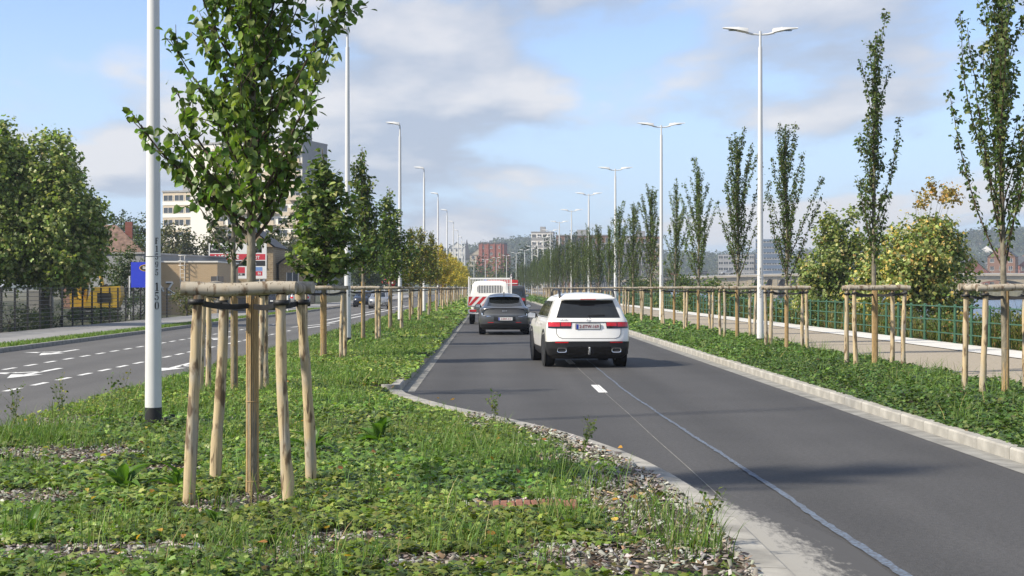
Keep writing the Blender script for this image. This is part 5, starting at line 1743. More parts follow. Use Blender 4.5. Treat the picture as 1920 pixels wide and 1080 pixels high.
# ---------------------------------------------------------------- traffic further on
def simple_car(name, label, loc, rz, paint, tab, roof_glass, plate=None, group=None, wh=0.32, lamps=True, cat='car'):
    rt = empty(name, loc, rz)
    S = Shell(tab, nr=3.4, nf=3.0)
    z = S.z
    zz = sorted(set(list(z) + list((z[1:] + z[:-1]) / 2)))
    S.body(zz).build('body', paint, rt)
    za, zb = roof_glass
    wa, wb = S.at(za)[0], S.at(zb)[0]
    S.rear_panel(za, zb, lambda t: -(wa + (wb - wa) * t) * 0.86, lambda t: (wa + (wb - wa) * t) * 0.86, 0.006, 4, 8).build('rear_window', M['car_glass'], rt)
    Fm = S.at(za)[2]; Rm = S.at(za)[1]
    # windscreen on the front slope
    rows = []
    for i in range(5):
        t = i / 4; zc = za + (zb - za) * t
        W, R_, F, Dr, Df = S.at(zc)
        rows.append([(W * 0.85 * (j / 6 * 2 - 1), F - Df * (1 - (1 - abs(0.85 * (j / 6 * 2 - 1)) ** S.nf) ** (1 / S.nf)) + 0.008, zc) for j in range(7)])
    MB().grid(rows, flip=True).build('windscreen', M['car_glass'], rt)
    for sgn in (-1, 1):
        S.side_panel(sgn, za + 0.01, zb - 0.02, lambda t: Rm + 0.45, lambda t: Fm - 0.55 - 0.4 * t, 0.006).build('side_window', M['car_glass'], rt)
        zl = za - 0.18
        a, b = sorted((sgn * (S.at(zl)[0] - 0.26), sgn * (S.at(zl)[0] - 0.03)))
        S.rear_panel(zl - 0.09, zl + 0.08, lambda t: a, lambda t: b, 0.01, 2, 4).build('tail_lamp', M['red_lens'], rt)
        Wl, Rl, Fl, Drl, Dfl = S.at(0.66)
        MB().box(a, b, Fl - Dfl * 0.55, Fl - Dfl * 0.05 + 0.02, 0.60, 0.72).build('headlight', M['chrome'], rt)
        mirror(rt, sgn, sgn * (S.at(za)[0] + 0.02), Fm - 0.6, za + 0.03, M['black'])
        ymax = S.F.max()
        for yy_ in (0.75, ymax - 0.85):
            well_and_arch(rt, S, yy_, wh, sgn, None)
            wheel(rt, sgn * (S.at(0.5)[0] - 0.1), yy_, wh, 0.21, sgn, M['rim'])
    S.rear_wrap(lambda u: S.z[0], lambda u: 0.42, 0.008, 0.4).build('bumper', M['trim_black'], rt)
    if plate:
        number_plate(rt, None, 0, S.rear_y(0.25, 0.62) - 0.02, 0.62, 0, plate)
        MB().box(-0.26, 0.26, -0.006, 0.006, -0.055, 0.055).build('number_plate', M[plate], rt, (0, S.F.max() + 0.015, 0.45))
    return tag(rt, label, cat, group)
HATCH = [(0.22, .74, .15, 3.9, .3, .4), (0.35, .84, .03, 4.1, .3, .45), (0.6, .87, .0, 4.15, .3, .5), (0.85, .86, .05, 4.05, .3, .6), (0.95, .83, .08, 3.7, .26, .6), (1.0, .79, .12, 3.1, .22, .4), (1.2, .71, .3, 2.75, .2, .35), (1.36, .64, .42, 2.45, .2, .35), (1.43, .52, .55, 2.3, .3, .4), (1.47, .3, .8, 2.0, .3, .4)]
VAN = [(0.25, .85, .12, 4.6, .16, .3), (0.4, .93, .02, 4.85, .16, .4), (0.9, .95, .0, 4.85, .16, .5), (1.1, .95, .0, 4.5, .16, .5), (1.2, .94, .02, 4.1, .15, .4), (1.6, .90, .05, 3.6, .14, .3), (1.8, .86, .08, 3.4, .14, .3), (1.86, .8, .14, 3.3, .16, .3), (1.90, .6, .3, 3.1, .2, .3)]
M['paint_dgrey'] = plain('van_grey', (0.05, 0.052, 0.056), 0.4, 0.2, vary=0.05, coat=0.4)
M['paint_blue'] = plain('car_blue_black', (0.02, 0.025, 0.04), 0.3, 0.2, vary=0.05, coat=0.5)
M['paint_silver'] = plain('car_silver', (0.32, 0.33, 0.34), 0.35, 0.5, vary=0.05, coat=0.5)
simple_car('van', 'dark grey van ahead of the works truck', (1.22, 88, 0), 0.0, M['paint_dgrey'], VAN, (1.25, 1.72), 'plate_white', None, 0.33, cat='van')
# red lorry body beyond the van
rt = empty('lorry', (1.0, 112, 0))
MB().box(-1.15, 1.15, 0, 5.2, 0.9, 2.35, bev=0.02).build('box_body', M['red_paint'], rt)
for k in range(5):
    MB().box(-1.1, 1.1, -0.03, 0.0, 1.1 + 0.24 * k, 1.16 + 0.24 * k).build('slat', M['white_paint'] if k == 4 else M['red_paint'], rt)
MB().box(-1.1, 1.1, 5.35, 7.0, 0.6, 2.4, bev=0.08).build('cab', M['red_paint'], rt)
MB().box(-0.4, 0.4, 0.1, 6.8, 0.5, 0.88).build('chassis', M['black'], rt)
for sgn in (-1, 1):
    for yy_ in (1.2, 6.2): wheel(rt, sgn * 0.95, yy_, 0.45, 0.28, sgn, M['rim'])
    MB().box(*sorted((sgn * 0.6, sgn * 1.0)), -0.04, 0.0, 0.62, 0.74).build('tail_lamp', M['red_lens'], rt)
MB().tube([(0.7, 5.28, 2.3), (0.7, 5.28, 2.75), (0.75, 5.28, 2.85)], [0.05] * 3, 8).build('exhaust_stack', M['steel'], rt)
tag(rt, 'red lorry showing above the dark grey van', 'lorry')
for (x, y, rz, pm_, lb, pl) in [(-11.6, 139, math.pi, 'paint_blue', 'dark blue oncoming car beyond the double white line', 'plate_yellow'), (-9.3, 128, math.pi, 'paint_silver', 'silver oncoming car seen between the median stakes', 'plate_white'),
                                (-12.1, 160, math.pi, 'paint_dgrey', 'dark grey oncoming car farther back on the left road', 'plate_yellow'), (-17.2, 118, 0.0, 'paint_blue', 'dark car parked on the left pavement by the plank fence', 'plate_white'),
                                (-16.9, 132, 0.1, 'paint_silver', 'silver car parked on the left pavement beyond the dark one', 'plate_white')]:
    simple_car('car', lb, (x, y, 0.0 if x > -13 else 0.1), rz, M[pm_], HATCH, (1.0, 1.36), pl, 'cars on the left road')

# ================================================================== larger trees and shrubs
def crown_tree(name, label, loc, lobes, leaf, dens, cols, wts, trunk_r=0.2, trunk_h=3.0, seed=0, group=None, T=T_MAPLE, F=F_MAPLE, cat='tree', inner=0.35, stems=1, build=True):
    """lobes = [(x, y, z, rx, ry, rz)] relative to the base; leaves gather in sprays near the lobe surface"""
    g = np.random.default_rng(seed); gr = random.Random(seed)
    rt = empty(name, loc)
    P = []; D = []
    for (lx, ly_, lz, rx, ry_, rz_) in lobes:
        ns = int(dens * (rx * ry_ + rx * rz_ + ry_ * rz_) / 3)
        nc = max(5, ns // 16)
        dc = unit(g.normal(size=(nc, 3)))
        ci = g.integers(0, nc, ns)
        d0 = g.normal(size=(ns, 3)) * 0.24
        d = unit(dc[ci] + d0)
        rad = g.uniform(inner, 1.0, ns) ** 0.6 * (1 + 0.10 * np.sin(d[:, 0] * 5 + lx) + 0.10 * np.cos(d[:, 1] * 6 + d[:, 2] * 4))
        c = np.array([lx, ly_, lz]) + d * rad[:, None] * np.array([rx, ry_, rz_])
        k = 9
        cc = np.repeat(c, k, axis=0); dd = np.repeat(unit(d + d0 * 2.2), k, axis=0)
        ax = unit(dd + g.normal(size=dd.shape) * 0.35 + np.array([0, 0, 0.35]))
        tt = np.tile(np.arange(k) / k, ns)[:, None]
        cc = cc + ax * tt * leaf * 3.2 + g.normal(size=cc.shape) * leaf * 0.55
        P.append(cc); D.append(dd)
    P = np.concatenate(P); D = np.concatenate(D); n = len(P)
    nrm = D * 0.6 + g.normal(size=(n, 3)) * 0.5 + np.array([0, 0, 0.35])
    C = leaf_colors(n, cols, wts, g, 0.2)
    obj('crown', leaf_mesh('crown', P, leaf * g.uniform(0.6, 1.25, n), nrm, T, F, C, M['leaf'], None, g), rt)
    mb = MB()
    top = max(l[2] for l in lobes)
    for s_ in range(stems):
        ox = (s_ - (stems - 1) / 2) * trunk_r * 2.5
        mb.tube([(ox, 0, -0.1), (ox * 1.1 + gr.uniform(-.05, .05), 0, trunk_h * 0.5), (ox * 1.4, gr.uniform(-.1, .1), trunk_h), (ox * 2, 0, top)], [trunk_r * 1.15, trunk_r * 0.9, trunk_r * 0.75, trunk_r * 0.15], 9)
    mb.build('trunk', M['bark_dark'], rt)
    mb = MB()
    for (lx, ly_, lz, rx, ry_, rz_) in lobes:
        for k in range(4):
            e = Vector((lx + gr.uniform(-.6, .6) * rx, ly_ + gr.uniform(-.6, .6) * ry_, lz + gr.uniform(-.2, .7) * rz_))
            s0 = Vector((0, 0, trunk_h * gr.uniform(0.6, 1.0)))
            mid = s0.lerp(e, 0.5) + Vector((0, 0, 0.1 * rz_))
            mb.tube([s0, mid, e], [trunk_r * 0.4, trunk_r * 0.25, trunk_r * 0.06], 5, cap=False)
    mb.build('branches', M['bark_dark'], rt)
    return tag(rt, label, cat, group)

MAP = [(0.17, 0.225, 0.05), (0.28, 0.33, 0.10), (0.09, 0.135, 0.03), (0.40, 0.41, 0.17)]
crown_tree('maple_tree', 'broad dense maple behind the black mesh fence', (-19.7, 66, 0), [(0.2, 0, 4.3, 2.5, 2.4, 2.5), (0.4, -0.2, 3.0, 2.35, 2.2, 1.3), (-0.4, 0.2, 6.3, 2.0, 1.9, 2.3), (-1.4, -0.3, 5.2, 2.0, 2.0, 2.4), (1.3, -0.4, 4.6, 1.5, 1.4, 1.5)], 0.17, 210, MAP, [4, 3, 3, 1.2], 0.22, 2.4, 1, 'big trees behind the fence')
crown_tree('maple_tree', 'tall maple at the left edge behind the fence', (-22.2, 65.5, 0), [(0, 0, 5.0, 2.6, 2.4, 2.9), (0, 0, 7.0, 2.0, 2.0, 2.0), (0.8, -0.4, 3.4, 2.2, 2.0, 1.5)], 0.17, 200, MAP, [4, 3, 3, 1.0], 0.2, 2.6, 2, 'big trees behind the fence')
crown_tree('maple_tree', 'unseen maple beyond the left edge of the frame, added to shade the ground', (-27.5, 61, 0), [(0, 0, 5.0, 3.2, 2.8, 2.9), (1.2, 0, 3.4, 2.6, 2.4, 1.6)], 0.2, 110, MAP, [4, 3, 3, 1.0], 0.22, 2.6, 4, 'big trees behind the fence')  # tree out of view, added to deepen the shade behind the fence
crown_tree('hedge_shrub', 'low dark hedge shrub behind the fence by the excavator', (-20.2, 70, 0), [(0, 0, 0.45, 1.0, 0.7, 0.6)], 0.08, 260, [(0.03, 0.06, 0.015), (0.05, 0.09, 0.02)], [1, 1], 0.05, 0.3, 3, None, T_DIA, F_DIA, 'shrub')
for i, (hx_, hy_, hh_) in enumerate([(-19.2, 50.5, 1.2), (-19.1, 55, 1.25), (-19.2, 59.5, 1.1), (-19.0, 63.0, 0.75), (-19.1, 73.5, 0.6), (-19.2, 81.5, 1.3)]):
    crown_tree('hedge_shrub', 'dark green hedge shrub right behind the mesh fence, %s from the camera' % ORD[i], (hx_, hy_, 0), [(0, 0, hh_ * 0.5, 0.7, 2.2, hh_ * 0.55)], 0.09, 190, [(0.022, 0.042, 0.012), (0.035, 0.06, 0.016), (0.06, 0.085, 0.02)], [3, 2, 0.6], 0.05, 0.3, 30 + i, 'hedge behind the mesh fence', T_DIA, F_DIA, 'shrub')
crown_tree('bush', 'green bush beside the blue sign', (-20.9, 86, 0), [(0, 0, 2.6, 1.0, 1.0, 1.5), (-0.9, 0, 2.0, 0.9, 0.9, 1.2), (0.6, 0, 3.4, 0.8, 0.8, 1.2)], 0.14, 160, [(0.04, 0.07, 0.02), (0.06, 0.09, 0.025), (0.10, 0.12, 0.04)], [3, 2, 1], 0.1, 1.5, 5, None, T_DIA, F_DIA, 'bush')
far_left = [(-48, 190, 15.5, 'large green tree left of the lamp post against the sky'), (-41, 175, 14.2, 'green tree above the tan wall'), (-36.5, 172, 13.0, 'olive tree left of the for-sale board'), (-31.5, 176, 12.6, 'olive tree over the for-sale board'),
            (-25, 178, 12.0, 'olive tree right of the stone house'), (-45, 150, 11.6, 'dark tree beside the tiled roof house'), (-20.5, 172, 11.0, 'brownish green tree behind the median trees'), (-15.5, 190, 11.0, 'dark green street tree beyond the parked cars'), (-16, 215, 11.5, 'dark green street tree farther along the left pavement'), (-17, 250, 12.0, 'farthest street tree on the left side')]
for i, (x, y, h, lb) in enumerate(far_left):
    h *= 0.74
    olive = 'olive' in lb or 'brown' in lb
    crown_tree('tree', lb, (x, y, 0), [(0, 0, h * 0.62, h * 0.24, h * 0.24, h * 0.33), (h * 0.12, 0, h * 0.45, h * 0.2, h * 0.2, h * 0.2), (-h * 0.12, 0, h * 0.48, h * 0.2, h * 0.2, h * 0.22)], 0.36, 34,
               [(0.075, 0.085, 0.03), (0.12, 0.115, 0.045), (0.05, 0.06, 0.022)] if olive else [(0.045, 0.072, 0.022), (0.07, 0.098, 0.03), (0.03, 0.05, 0.016)], [3, 2, 2], 0.25, h * 0.35, 40 + i, 'trees behind the left buildings', T_DIA, F_DIA)
# hedges along the left pavement past the fence
for i, (x, y, sx) in enumerate([(-18.8, 92, 1.6), (-18.6, 97, 1.8), (-18.7, 102.5, 1.7)]):
    crown_tree('bush', 'low brownish bush along the left pavement, %s from the fence end' % ORD[i], (x, y, 0), [(0, 0, 0.75, 0.8, sx, 0.85)], 0.13, 130, [(0.10, 0.10, 0.03), (0.07, 0.09, 0.025), (0.16, 0.13, 0.05)], [2, 2, 1], 0.06, 0.5, 70 + i, 'bushes along the left pavement', T_DIA, F_DIA, 'bush')
# autumn shrubs on the river bank
YEL = [(0.21, 0.26, 0.075), (0.36, 0.37, 0.15), (0.11, 0.155, 0.04), (0.46, 0.34, 0.10), (0.06, 0.09, 0.024)]
crown_tree('maple_shrub', 'large maple shrub turning yellow and orange on the river bank', (16.9, 60, -0.7), [(0.4, 0, 3.6, 1.7, 1.6, 1.6), (1.5, 0.2, 2.7, 1.5, 1.4, 1.9), (-0.6, 0, 2.4, 1.5, 1.4, 1.7), (1.2, 0, 4.1, 1.1, 1.1, 1.1)], 0.145, 210, YEL, [3, 2.2, 2, 2.2, 1.2], 0.08, 1.0, 11, 'shrubs on the river bank', T_MAPLE, F_MAPLE, 'shrub', stems=2)
crown_tree('maple_shrub', 'leafy green maple shrub left of the orange one', (15.9, 67, -0.5), [(-0.5, 0, 3.3, 1.0, 1.1, 1.9), (0.6, 0, 2.6, 1.3, 1.2, 1.9), (-1.1, 0, 2.1, 1.1, 1.1, 1.5), (-0.7, 0, 5.0, 0.4, 0.5, 0.8), (0.4, 0, 4.7, 0.5, 0.5, 0.9)], 0.145, 210, YEL, [4, 2.2, 3, 0.4, 1.6], 0.07, 1.0, 12, 'shrubs on the river bank', T_MAPLE, F_MAPLE, 'shrub', stems=2)
# a bough reaching up out of the orange shrub
crown_tree('maple_shrub', 'single orange bough reaching above the river bank shrubs', (17.2, 59.4, -0.6), [(0.9, 0, 6.2, 0.55, 0.5, 0.38), (1.35, 0, 5.85, 0.45, 0.4, 0.26), (0.4, 0, 5.7, 0.4, 0.35, 0.24)], 0.13, 120, [(0.45, 0.27, 0.07), (0.36, 0.29, 0.09), (0.22, 0.19, 0.06)], [2, 1.5, 1], 0.035, 2.2, 13, 'shrubs on the river bank', T_MAPLE, F_MAPLE, 'shrub')
for i, (x, y, h) in enumerate([(16.4, 38.5, 1.5), (15.6, 45.0, 1.1), (15.4, 66, 1.3), (15.2, 74, 1.7), (15.3, 88, 2.0), (15.2, 104, 2.2), (15.4, 122, 2.4), (15.4, 145, 2.6)]):
    crown_tree('bush', 'green bank bush behind the railing, %s along the path' % ORD[i], (x, y, -0.55), [(0, 0, h * 0.6, 0.9 + 0.15 * i, 1.2 + 0.3 * i, h * 0.6)], 0.11 + 0.02 * i, 130 - 9 * i, [(0.055, 0.095, 0.02), (0.09, 0.125, 0.03), (0.14, 0.15, 0.04), (0.04, 0.07, 0.018)], [3, 3, 1.5, 2], 0.05, 0.5, 90 + i, 'bushes on the river bank', T_DIA, F_DIA, 'bush')

# wood and street trees closing the view at the end of the road
end_trees = [(-30, 455, 12, 0), (-16, 470, 10.5, 1), (-6, 480, 9.5, 1), (3, 470, 11, 1), (11, 480, 14.5, 0), (19, 475, 17.5, 0), (27, 480, 18.5, 0), (35, 470, 15, 0), (46, 470, 11, 1), (-44, 440, 13, 0), (58, 480, 10, 1), (-2, 520, 13, 0)]
for i, (x, y, h, v) in enumerate(end_trees):
    crown_tree('tree', '%s tree closing the far end of the road, %s in its row' % (['dark green', 'yellowing green'][v], ORD[i]), (x, y, 0), [(0, 0, h * 0.6, h * 0.32, h * 0.3, h * 0.4), (h * 0.2, 0, h * 0.42, h * 0.28, h * 0.25, h * 0.3), (-h * 0.2, 0, h * 0.45, h * 0.26, h * 0.25, h * 0.3)], 0.75, 3.6,
               [[(0.035, 0.055, 0.018), (0.05, 0.075, 0.024), (0.025, 0.04, 0.014)], [(0.10, 0.12, 0.03), (0.15, 0.15, 0.04), (0.06, 0.085, 0.022)]][v], [3, 2, 2], 0.3, h * 0.3, 200 + i, 'trees at the end of the road', T_DIA, F_DIA)

# ================================================================== hills with their woods
M['hill'] = plain('wooded_hillside', (0.045, 0.065, 0.035), 0.95, vary=0.5, scale=0.02)
def ridge(x):
    t = np.asarray(x, float)
    px = 918 + t * 2773 / 1650.0
    return np.interp(px, [300, 700, 780, 850, 900, 960, 985, 1010, 1060, 1100, 1300, 1420, 1600, 1750, 1820, 1880, 1960, 2200], [30, 32, 36, 41, 47, 52, 55, 52, 45, 40, 34, 36, 40, 52, 62, 66, 64, 60]) * 0.92
gx = np.linspace(-420, 760, 150)
P = []
for j, (yy_, f) in enumerate(((1250, 0.0), (1380, 0.35), (1500, 0.72), (1650, 1.0), (1900, 1.05), (2300, 0.9))):
    P.append([(x, yy_, 0.5 + f * float(ridge(x * 1650 / max(yy_, 1500)))) for x in gx])
mb = MB(); mb.grid(P, smooth=True)
tag(mb.build('hills', M['hill']), kind='structure')
n = 5200
hx = G.uniform(-400, 740, n); hy = G.uniform(1290, 1680, n)
hz = np.interp(hy, [1250, 1380, 1500, 1650], [0, 0.35, 0.72, 1.0]) * ridge(hx)
nb = 34
cx = np.repeat(hx, nb); cy = np.repeat(hy, nb); cz = np.repeat(hz, nb); rr = np.repeat(G.uniform(4, 8, n), nb)
d = unit(G.normal(size=(n * nb, 3)))
Pn = np.stack([cx, cy, cz + rr * 0.7], 1) + d * rr[:, None] * np.array([1, 1, 0.9])
C = np.repeat(leaf_colors(n, [(0.04, 0.06, 0.022), (0.06, 0.08, 0.03), (0.085, 0.09, 0.035)], [3, 2, 1], G, 0.2), nb, axis=0)
tag(obj('hill_forest', leaf_mesh('hill_forest', Pn, G.uniform(2.0, 3.6, n * nb), d + G.normal(size=d.shape) * 0.3, T_DIA, F_DIA, C, M['leaf'], None, G)), 'wooded hills fading into haze behind the town', 'woods', kind='stuff')

# ================================================================== buildings
M['bld_white'] = plain('render_white', (0.74, 0.71, 0.65), 0.8, vary=0.06, scale=0.3)
M['bld_beige'] = plain('render_beige', (0.52, 0.44, 0.33), 0.8, vary=0.12, scale=0.3)
M['bld_grey'] = plain('render_grey', (0.30, 0.30, 0.30), 0.85, vary=0.15, scale=0.4)
M['bld_conc'] = plain('raw_concrete', (0.25, 0.255, 0.26), 0.9, vary=0.2, scale=0.5)
M['bld_brown'] = plain('brown_brickwork', (0.21, 0.115, 0.075), 0.9, vary=0.2, scale=0.5)
M['bld_dark'] = plain('dark_cladding', (0.09, 0.085, 0.085), 0.8, vary=0.2, scale=0.4)
M['bld_stone'] = brick_mat('stone_wall', (0.34, 0.25, 0.14), (0.25, 0.18, 0.10), (0.42, 0.36, 0.27), 1.0, 0.42, 0.2)
M['bld_tan'] = brick_mat('tan_brick', (0.46, 0.32, 0.18), (0.42, 0.29, 0.165), (0.45, 0.36, 0.24))
M['bld_redbrick'] = brick_mat('red_brick', (0.30, 0.105, 0.075), (0.25, 0.085, 0.06), (0.30, 0.16, 0.12), 1.0, 1.2, 0.4)
M['bld_orange'] = brick_mat('orange_brick', (0.42, 0.20, 0.12), (0.36, 0.16, 0.10), (0.4, 0.28, 0.2))
M['roof_tile'] = plain('clay_roof', (0.19, 0.12, 0.09), 0.9, vary=0.5, scale=3)
M['roof_slate'] = plain('slate_roof', (0.06, 0.062, 0.068), 0.7, vary=0.2, scale=3)
M['wood_dark'] = plain('dark_planks', (0.07, 0.065, 0.06), 0.9, vary=0.35, scale=3)
M['glass_blue'] = plain('curtain_glass', (0.10, 0.14, 0.20), 0.15, vary=0.25, scale=0.1, spec=0.8)

def building(name, label, loc, rz, w, d, h, floors, bays, wall, win=(0.62, 0.55), sides=0, z0=0.06, roof=None, band=None, group=None, balcony=False, blank_left=0.0):
    """front face looks along -y in its own frame, centred on x"""
    rt = empty(name, loc, rz)
    MB().box(-w / 2, w / 2, 0, d, 0, h).build('wall', wall, rt)
    fh = h * (1 - z0) / floors
    bw = (w - blank_left) / bays
    ww, wh = bw * win[0], fh * win[1]
    wm = MB().box(-ww / 2, ww / 2, -0.06, 0.05, -wh / 2, wh / 2).mesh('window', M['window'])
    fm = MB()
    fm.box(-ww / 2 - 0.07, -ww / 2, -0.12, 0.02, -wh / 2, wh / 2); fm.box(ww / 2, ww / 2 + 0.07, -0.12, 0.02, -wh / 2, wh / 2)
    fm.box(-ww / 2 - 0.12, ww / 2 + 0.12, -0.16, 0.02, -wh / 2 - 0.1, -wh / 2)
    fm.box(-0.035, 0.035, -0.10, -0.062, -wh / 2, wh / 2)
    fmm = fm.mesh('frame', M['bld_white'])
    for f in range(floors):
        zc = h * z0 + fh * (f + 0.52)
        for b in range(bays):
            x = -w / 2 + blank_left + bw * (b + 0.5)
            o = obj('window', wm, rt, (x, 0, zc)); obj('frame', fmm, o)
        if band:
            MB().box(-w / 2 + blank_left, w / 2, -0.10, 0.0, zc - wh / 2 - fh * 0.36, zc - wh / 2 - 0.12).build('band', band, rt)
        if balcony:
            for b in range(0, bays, 2):
                x = -w / 2 + blank_left + bw * (b + 0.5)
                q = MB().box(x - bw * 0.46, x + bw * 0.46, -1.1, -0.11, zc - wh / 2 - 0.28, zc - wh / 2 - 0.14)
                q.box(x - bw * 0.46, x + bw * 0.46, -1.1, -1.04, zc - wh / 2 - 0.14, zc - wh / 2 + 0.75)
                q.build('balcony', M['bld_beige'], rt)
    for f in range(floors if sides else 0):
        zc = h * z0 + fh * (f + 0.52)
        for b in range(sides):
            for sgn in (-1, 1):
                o = obj('window', wm, rt, (sgn * w / 2, d * (b + 0.5) / sides, zc), (0, 0, sgn * math.pi / 2))
    if roof == 'flat':
        MB().box(-w / 2 - 0.2, w / 2 + 0.2, -0.2, d + 0.2, h + 0.002, h + 0.4).build('roof', M['bld_grey'], rt)
        MB().box(-w * 0.12, w * 0.12, d * 0.3, d * 0.6, h + 0.4, h + 2.6).build('roof_housing', M['bld_grey'], rt)
    elif roof == 'gable':
        rh = w * 0.42
        q = MB(); q.add([(-w / 2 - 0.3, -0.3, h), (w / 2 + 0.3, -0.3, h), (0, -0.3, h + rh), (-w / 2 - 0.3, d + 0.3, h), (w / 2 + 0.3, d + 0.3, h), (0, d + 0.3, h + rh)], [(0, 2, 5, 3), (1, 4, 5, 2), (3, 5, 4), (0, 3, 4, 1)])
        q.build('roof', M['roof_slate'], rt)
        MB().add([(-w / 2, -0.02, h), (w / 2, -0.02, h), (0, -0.02, h + rh * 0.96)], [(0, 1, 2)]).build('gable', wall, rt)
    elif roof == 'hip':
        rh = d * 0.42; e = 0.35
        q = MB(); q.add([(-w / 2 - e, -e, h), (w / 2 + e, -e, h), (w / 2 + e, d + e, h), (-w / 2 - e, d + e, h), (-w / 2 + d * 0.42, d / 2, h + rh), (w / 2 - d * 0.42, d / 2, h + rh)], [(0, 1, 5, 4), (1, 2, 5), (2, 3, 4, 5), (3, 0, 4), (3, 2, 1, 0)])
        ro = q.build('roof', M['roof_tile'], rt)
        MB().box(w * 0.2, w * 0.2 + 0.6, d * 0.4, d * 0.4 + 0.6, h + rh * 0.5, h + rh + 0.25).build('chimney', M['bld_redbrick'], ro)
    return tag(rt, label, 'building', group)

# white tower block on the left: its long front looks to the camera, the end wall to the right, its shade put in as grey
building('tower_block', 'white residential tower block with end wall coloured grey as shade behind the nearest tree', (-54.3, 330, 0), R(-20), 28, 12, 34, 12, 7, M['bld_white'], (0.72, 0.5), 0, 0.05, 'flat', M['bld_beige'], 'apartment blocks on the left', True, 6.0)
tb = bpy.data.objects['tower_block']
MB().box(14.003, 14.16, -0.1, 12.1, 0, 34).build('end_wall_shade', M['bld_grey'], tb)  # grey slab gives the white block's end wall a shaded tone
MB().box(11.5, 13.9, 0.6, 5, 34.4, 36.0).build('lift_housing', M['bld_grey'], tb)
building('apartment_block', 'lower pale apartment block left of the tower block', (-73.6, 352, 0), R(-20), 9, 11, 24.5, 8, 3, M['bld_beige'], (0.8, 0.45), 0, 0.05, 'flat', M['bld_white'], 'apartment blocks on the left')
building('stone_house', 'stone house with slate gable roof behind the for-sale board', (-24.6, 150, 0), 0.0, 5.4, 9, 5.9, 2, 2, M['bld_stone'], (0.35, 0.5), 0, 0.1, 'gable')
building('slate_annex', 'low stone annex with slate roof right of the stone house', (-20.2, 152, 0), 0.0, 2.8, 7, 4.2, 1, 1, M['bld_stone'], (0.4, 0.5), 0, 0.1, 'gable')
building('tiled_house', 'brick house with red clay roof above the grey concrete wall', (-33.2, 128, 0), 0.12, 7, 7, 4.4, 1, 2, M['bld_orange'], (0.4, 0.45), 0, 0.1, 'hip')
# grey concrete hall
rt = empty('concrete_hall', (-24.6, 96, 0), R(-12))
MB().box(-1.6, 2.4, 0, 14, 0, 3.95).build('wall', M['bld_conc'], rt)
MB().box(-1.7, 2.5, -0.1, 14.1, 3.952, 4.05).build('roof', M['bld_grey'], rt)
tag(rt, 'windowless grey concrete hall behind the excavator', 'building')
# tan brick wall with ladder and graffiti
rt = empty('brick_wall_building', (-20.1, 97, 0))
MB().box(-2.4, 2.3, 0, 8, 0, 3.42).build('wall', M['bld_tan'], rt)
MB().box(-2.45, 2.35, -0.06, 8.05, 3.422, 3.52).build('coping', M['bld_white'], rt)
q = MB()
for sx in (-0.14, 0.14): q.tube([(0.05 + sx, -0.12, 0.5), (0.05 + sx, -0.12, 3.9)], [0.022] * 2, 6)
for k in range(12): q.tube([(-0.09, -0.12, 0.7 + 0.25 * k), (0.19, -0.12, 0.7 + 0.25 * k)], [0.015] * 2, 5)
for z in (3.2, 3.5, 3.85): q.lathe([(0.24, z), (0.26, z), (0.26, z + 0.04), (0.24, z + 0.04)], 12, Matrix.Translation((0.05, -0.12, 0)))
q.build('ladder', M['bld_white'], rt)
q = MB()
for (a, b) in (((-1.9, 1.35), (-1.5, 2.1)), ((-1.5, 2.1), (-1.2, 1.5)), ((-1.9, 1.6), (-1.2, 1.75)), ((-1.05, 2.1), (-0.6, 2.1)), ((-0.6, 2.1), (-0.9, 1.65)), ((-0.9, 1.65), (-0.45, 1.35)), ((-0.45, 1.35), (-1.05, 1.3))):
    q.tube([(a[0], -0.012, a[1]), (b[0], -0.012, b[1])], [0.07, 0.07], 5)
q.build('graffiti', M['white_paint'], rt)
q = MB()
for (a, b) in (((-1.8, 1.45), (-1.5, 2.0)), ((-1.5, 2.0), (-1.28, 1.55)), ((-1.0, 2.05), (-0.68, 2.05)), ((-0.85, 1.6), (-0.5, 1.38))):
    q.tube([(a[0], -0.075, a[1]), (b[0], -0.075, b[1])], [0.025, 0.025], 5)
q.build('graffiti_outline', M['black'], rt)
tag(rt, 'low tan brick building with a white ladder and graffiti beside the blue sign', 'building')
# dark plank fence on the left pavement
pf = empty('plank_fence', (-19.0, 0, 0)); tag(pf, 'dark vertical plank fence along the left pavement past the bushes', 'fence')
pk = MB().box(-0.02, 0.02, -0.09, 0.09, 0, 1.9).mesh('plank', M['wood_dark'])
for k in range(60): obj('plank', pk, pf, (random.uniform(-0.01, 0.01), 104 + 0.5 * k * 0.4, 0), None, (1, 1, random.uniform(0.97, 1.03)))
for z in (0.4, 1.5): MB().box(-0.06, -0.022, 103.9, 116, z, z + 0.08).build('rail', M['wood_dark'], pf)
# concrete panel behind the fence
rt = empty('precast_block', (-21.0, 69.5, 0)); MB().box(-0.55, 0.55, 0, 0.2, 0, 1.65, bev=0.02).build('slab', M['bld_grey'], rt)
MB().tube([(0.15, -0.4, 0), (0.5, -0.02, 1.0)], [0.02, 0.02], 6).build('prop', M['white_paint'], rt)
tag(rt, 'light grey concrete panel standing behind the fence', 'panel')

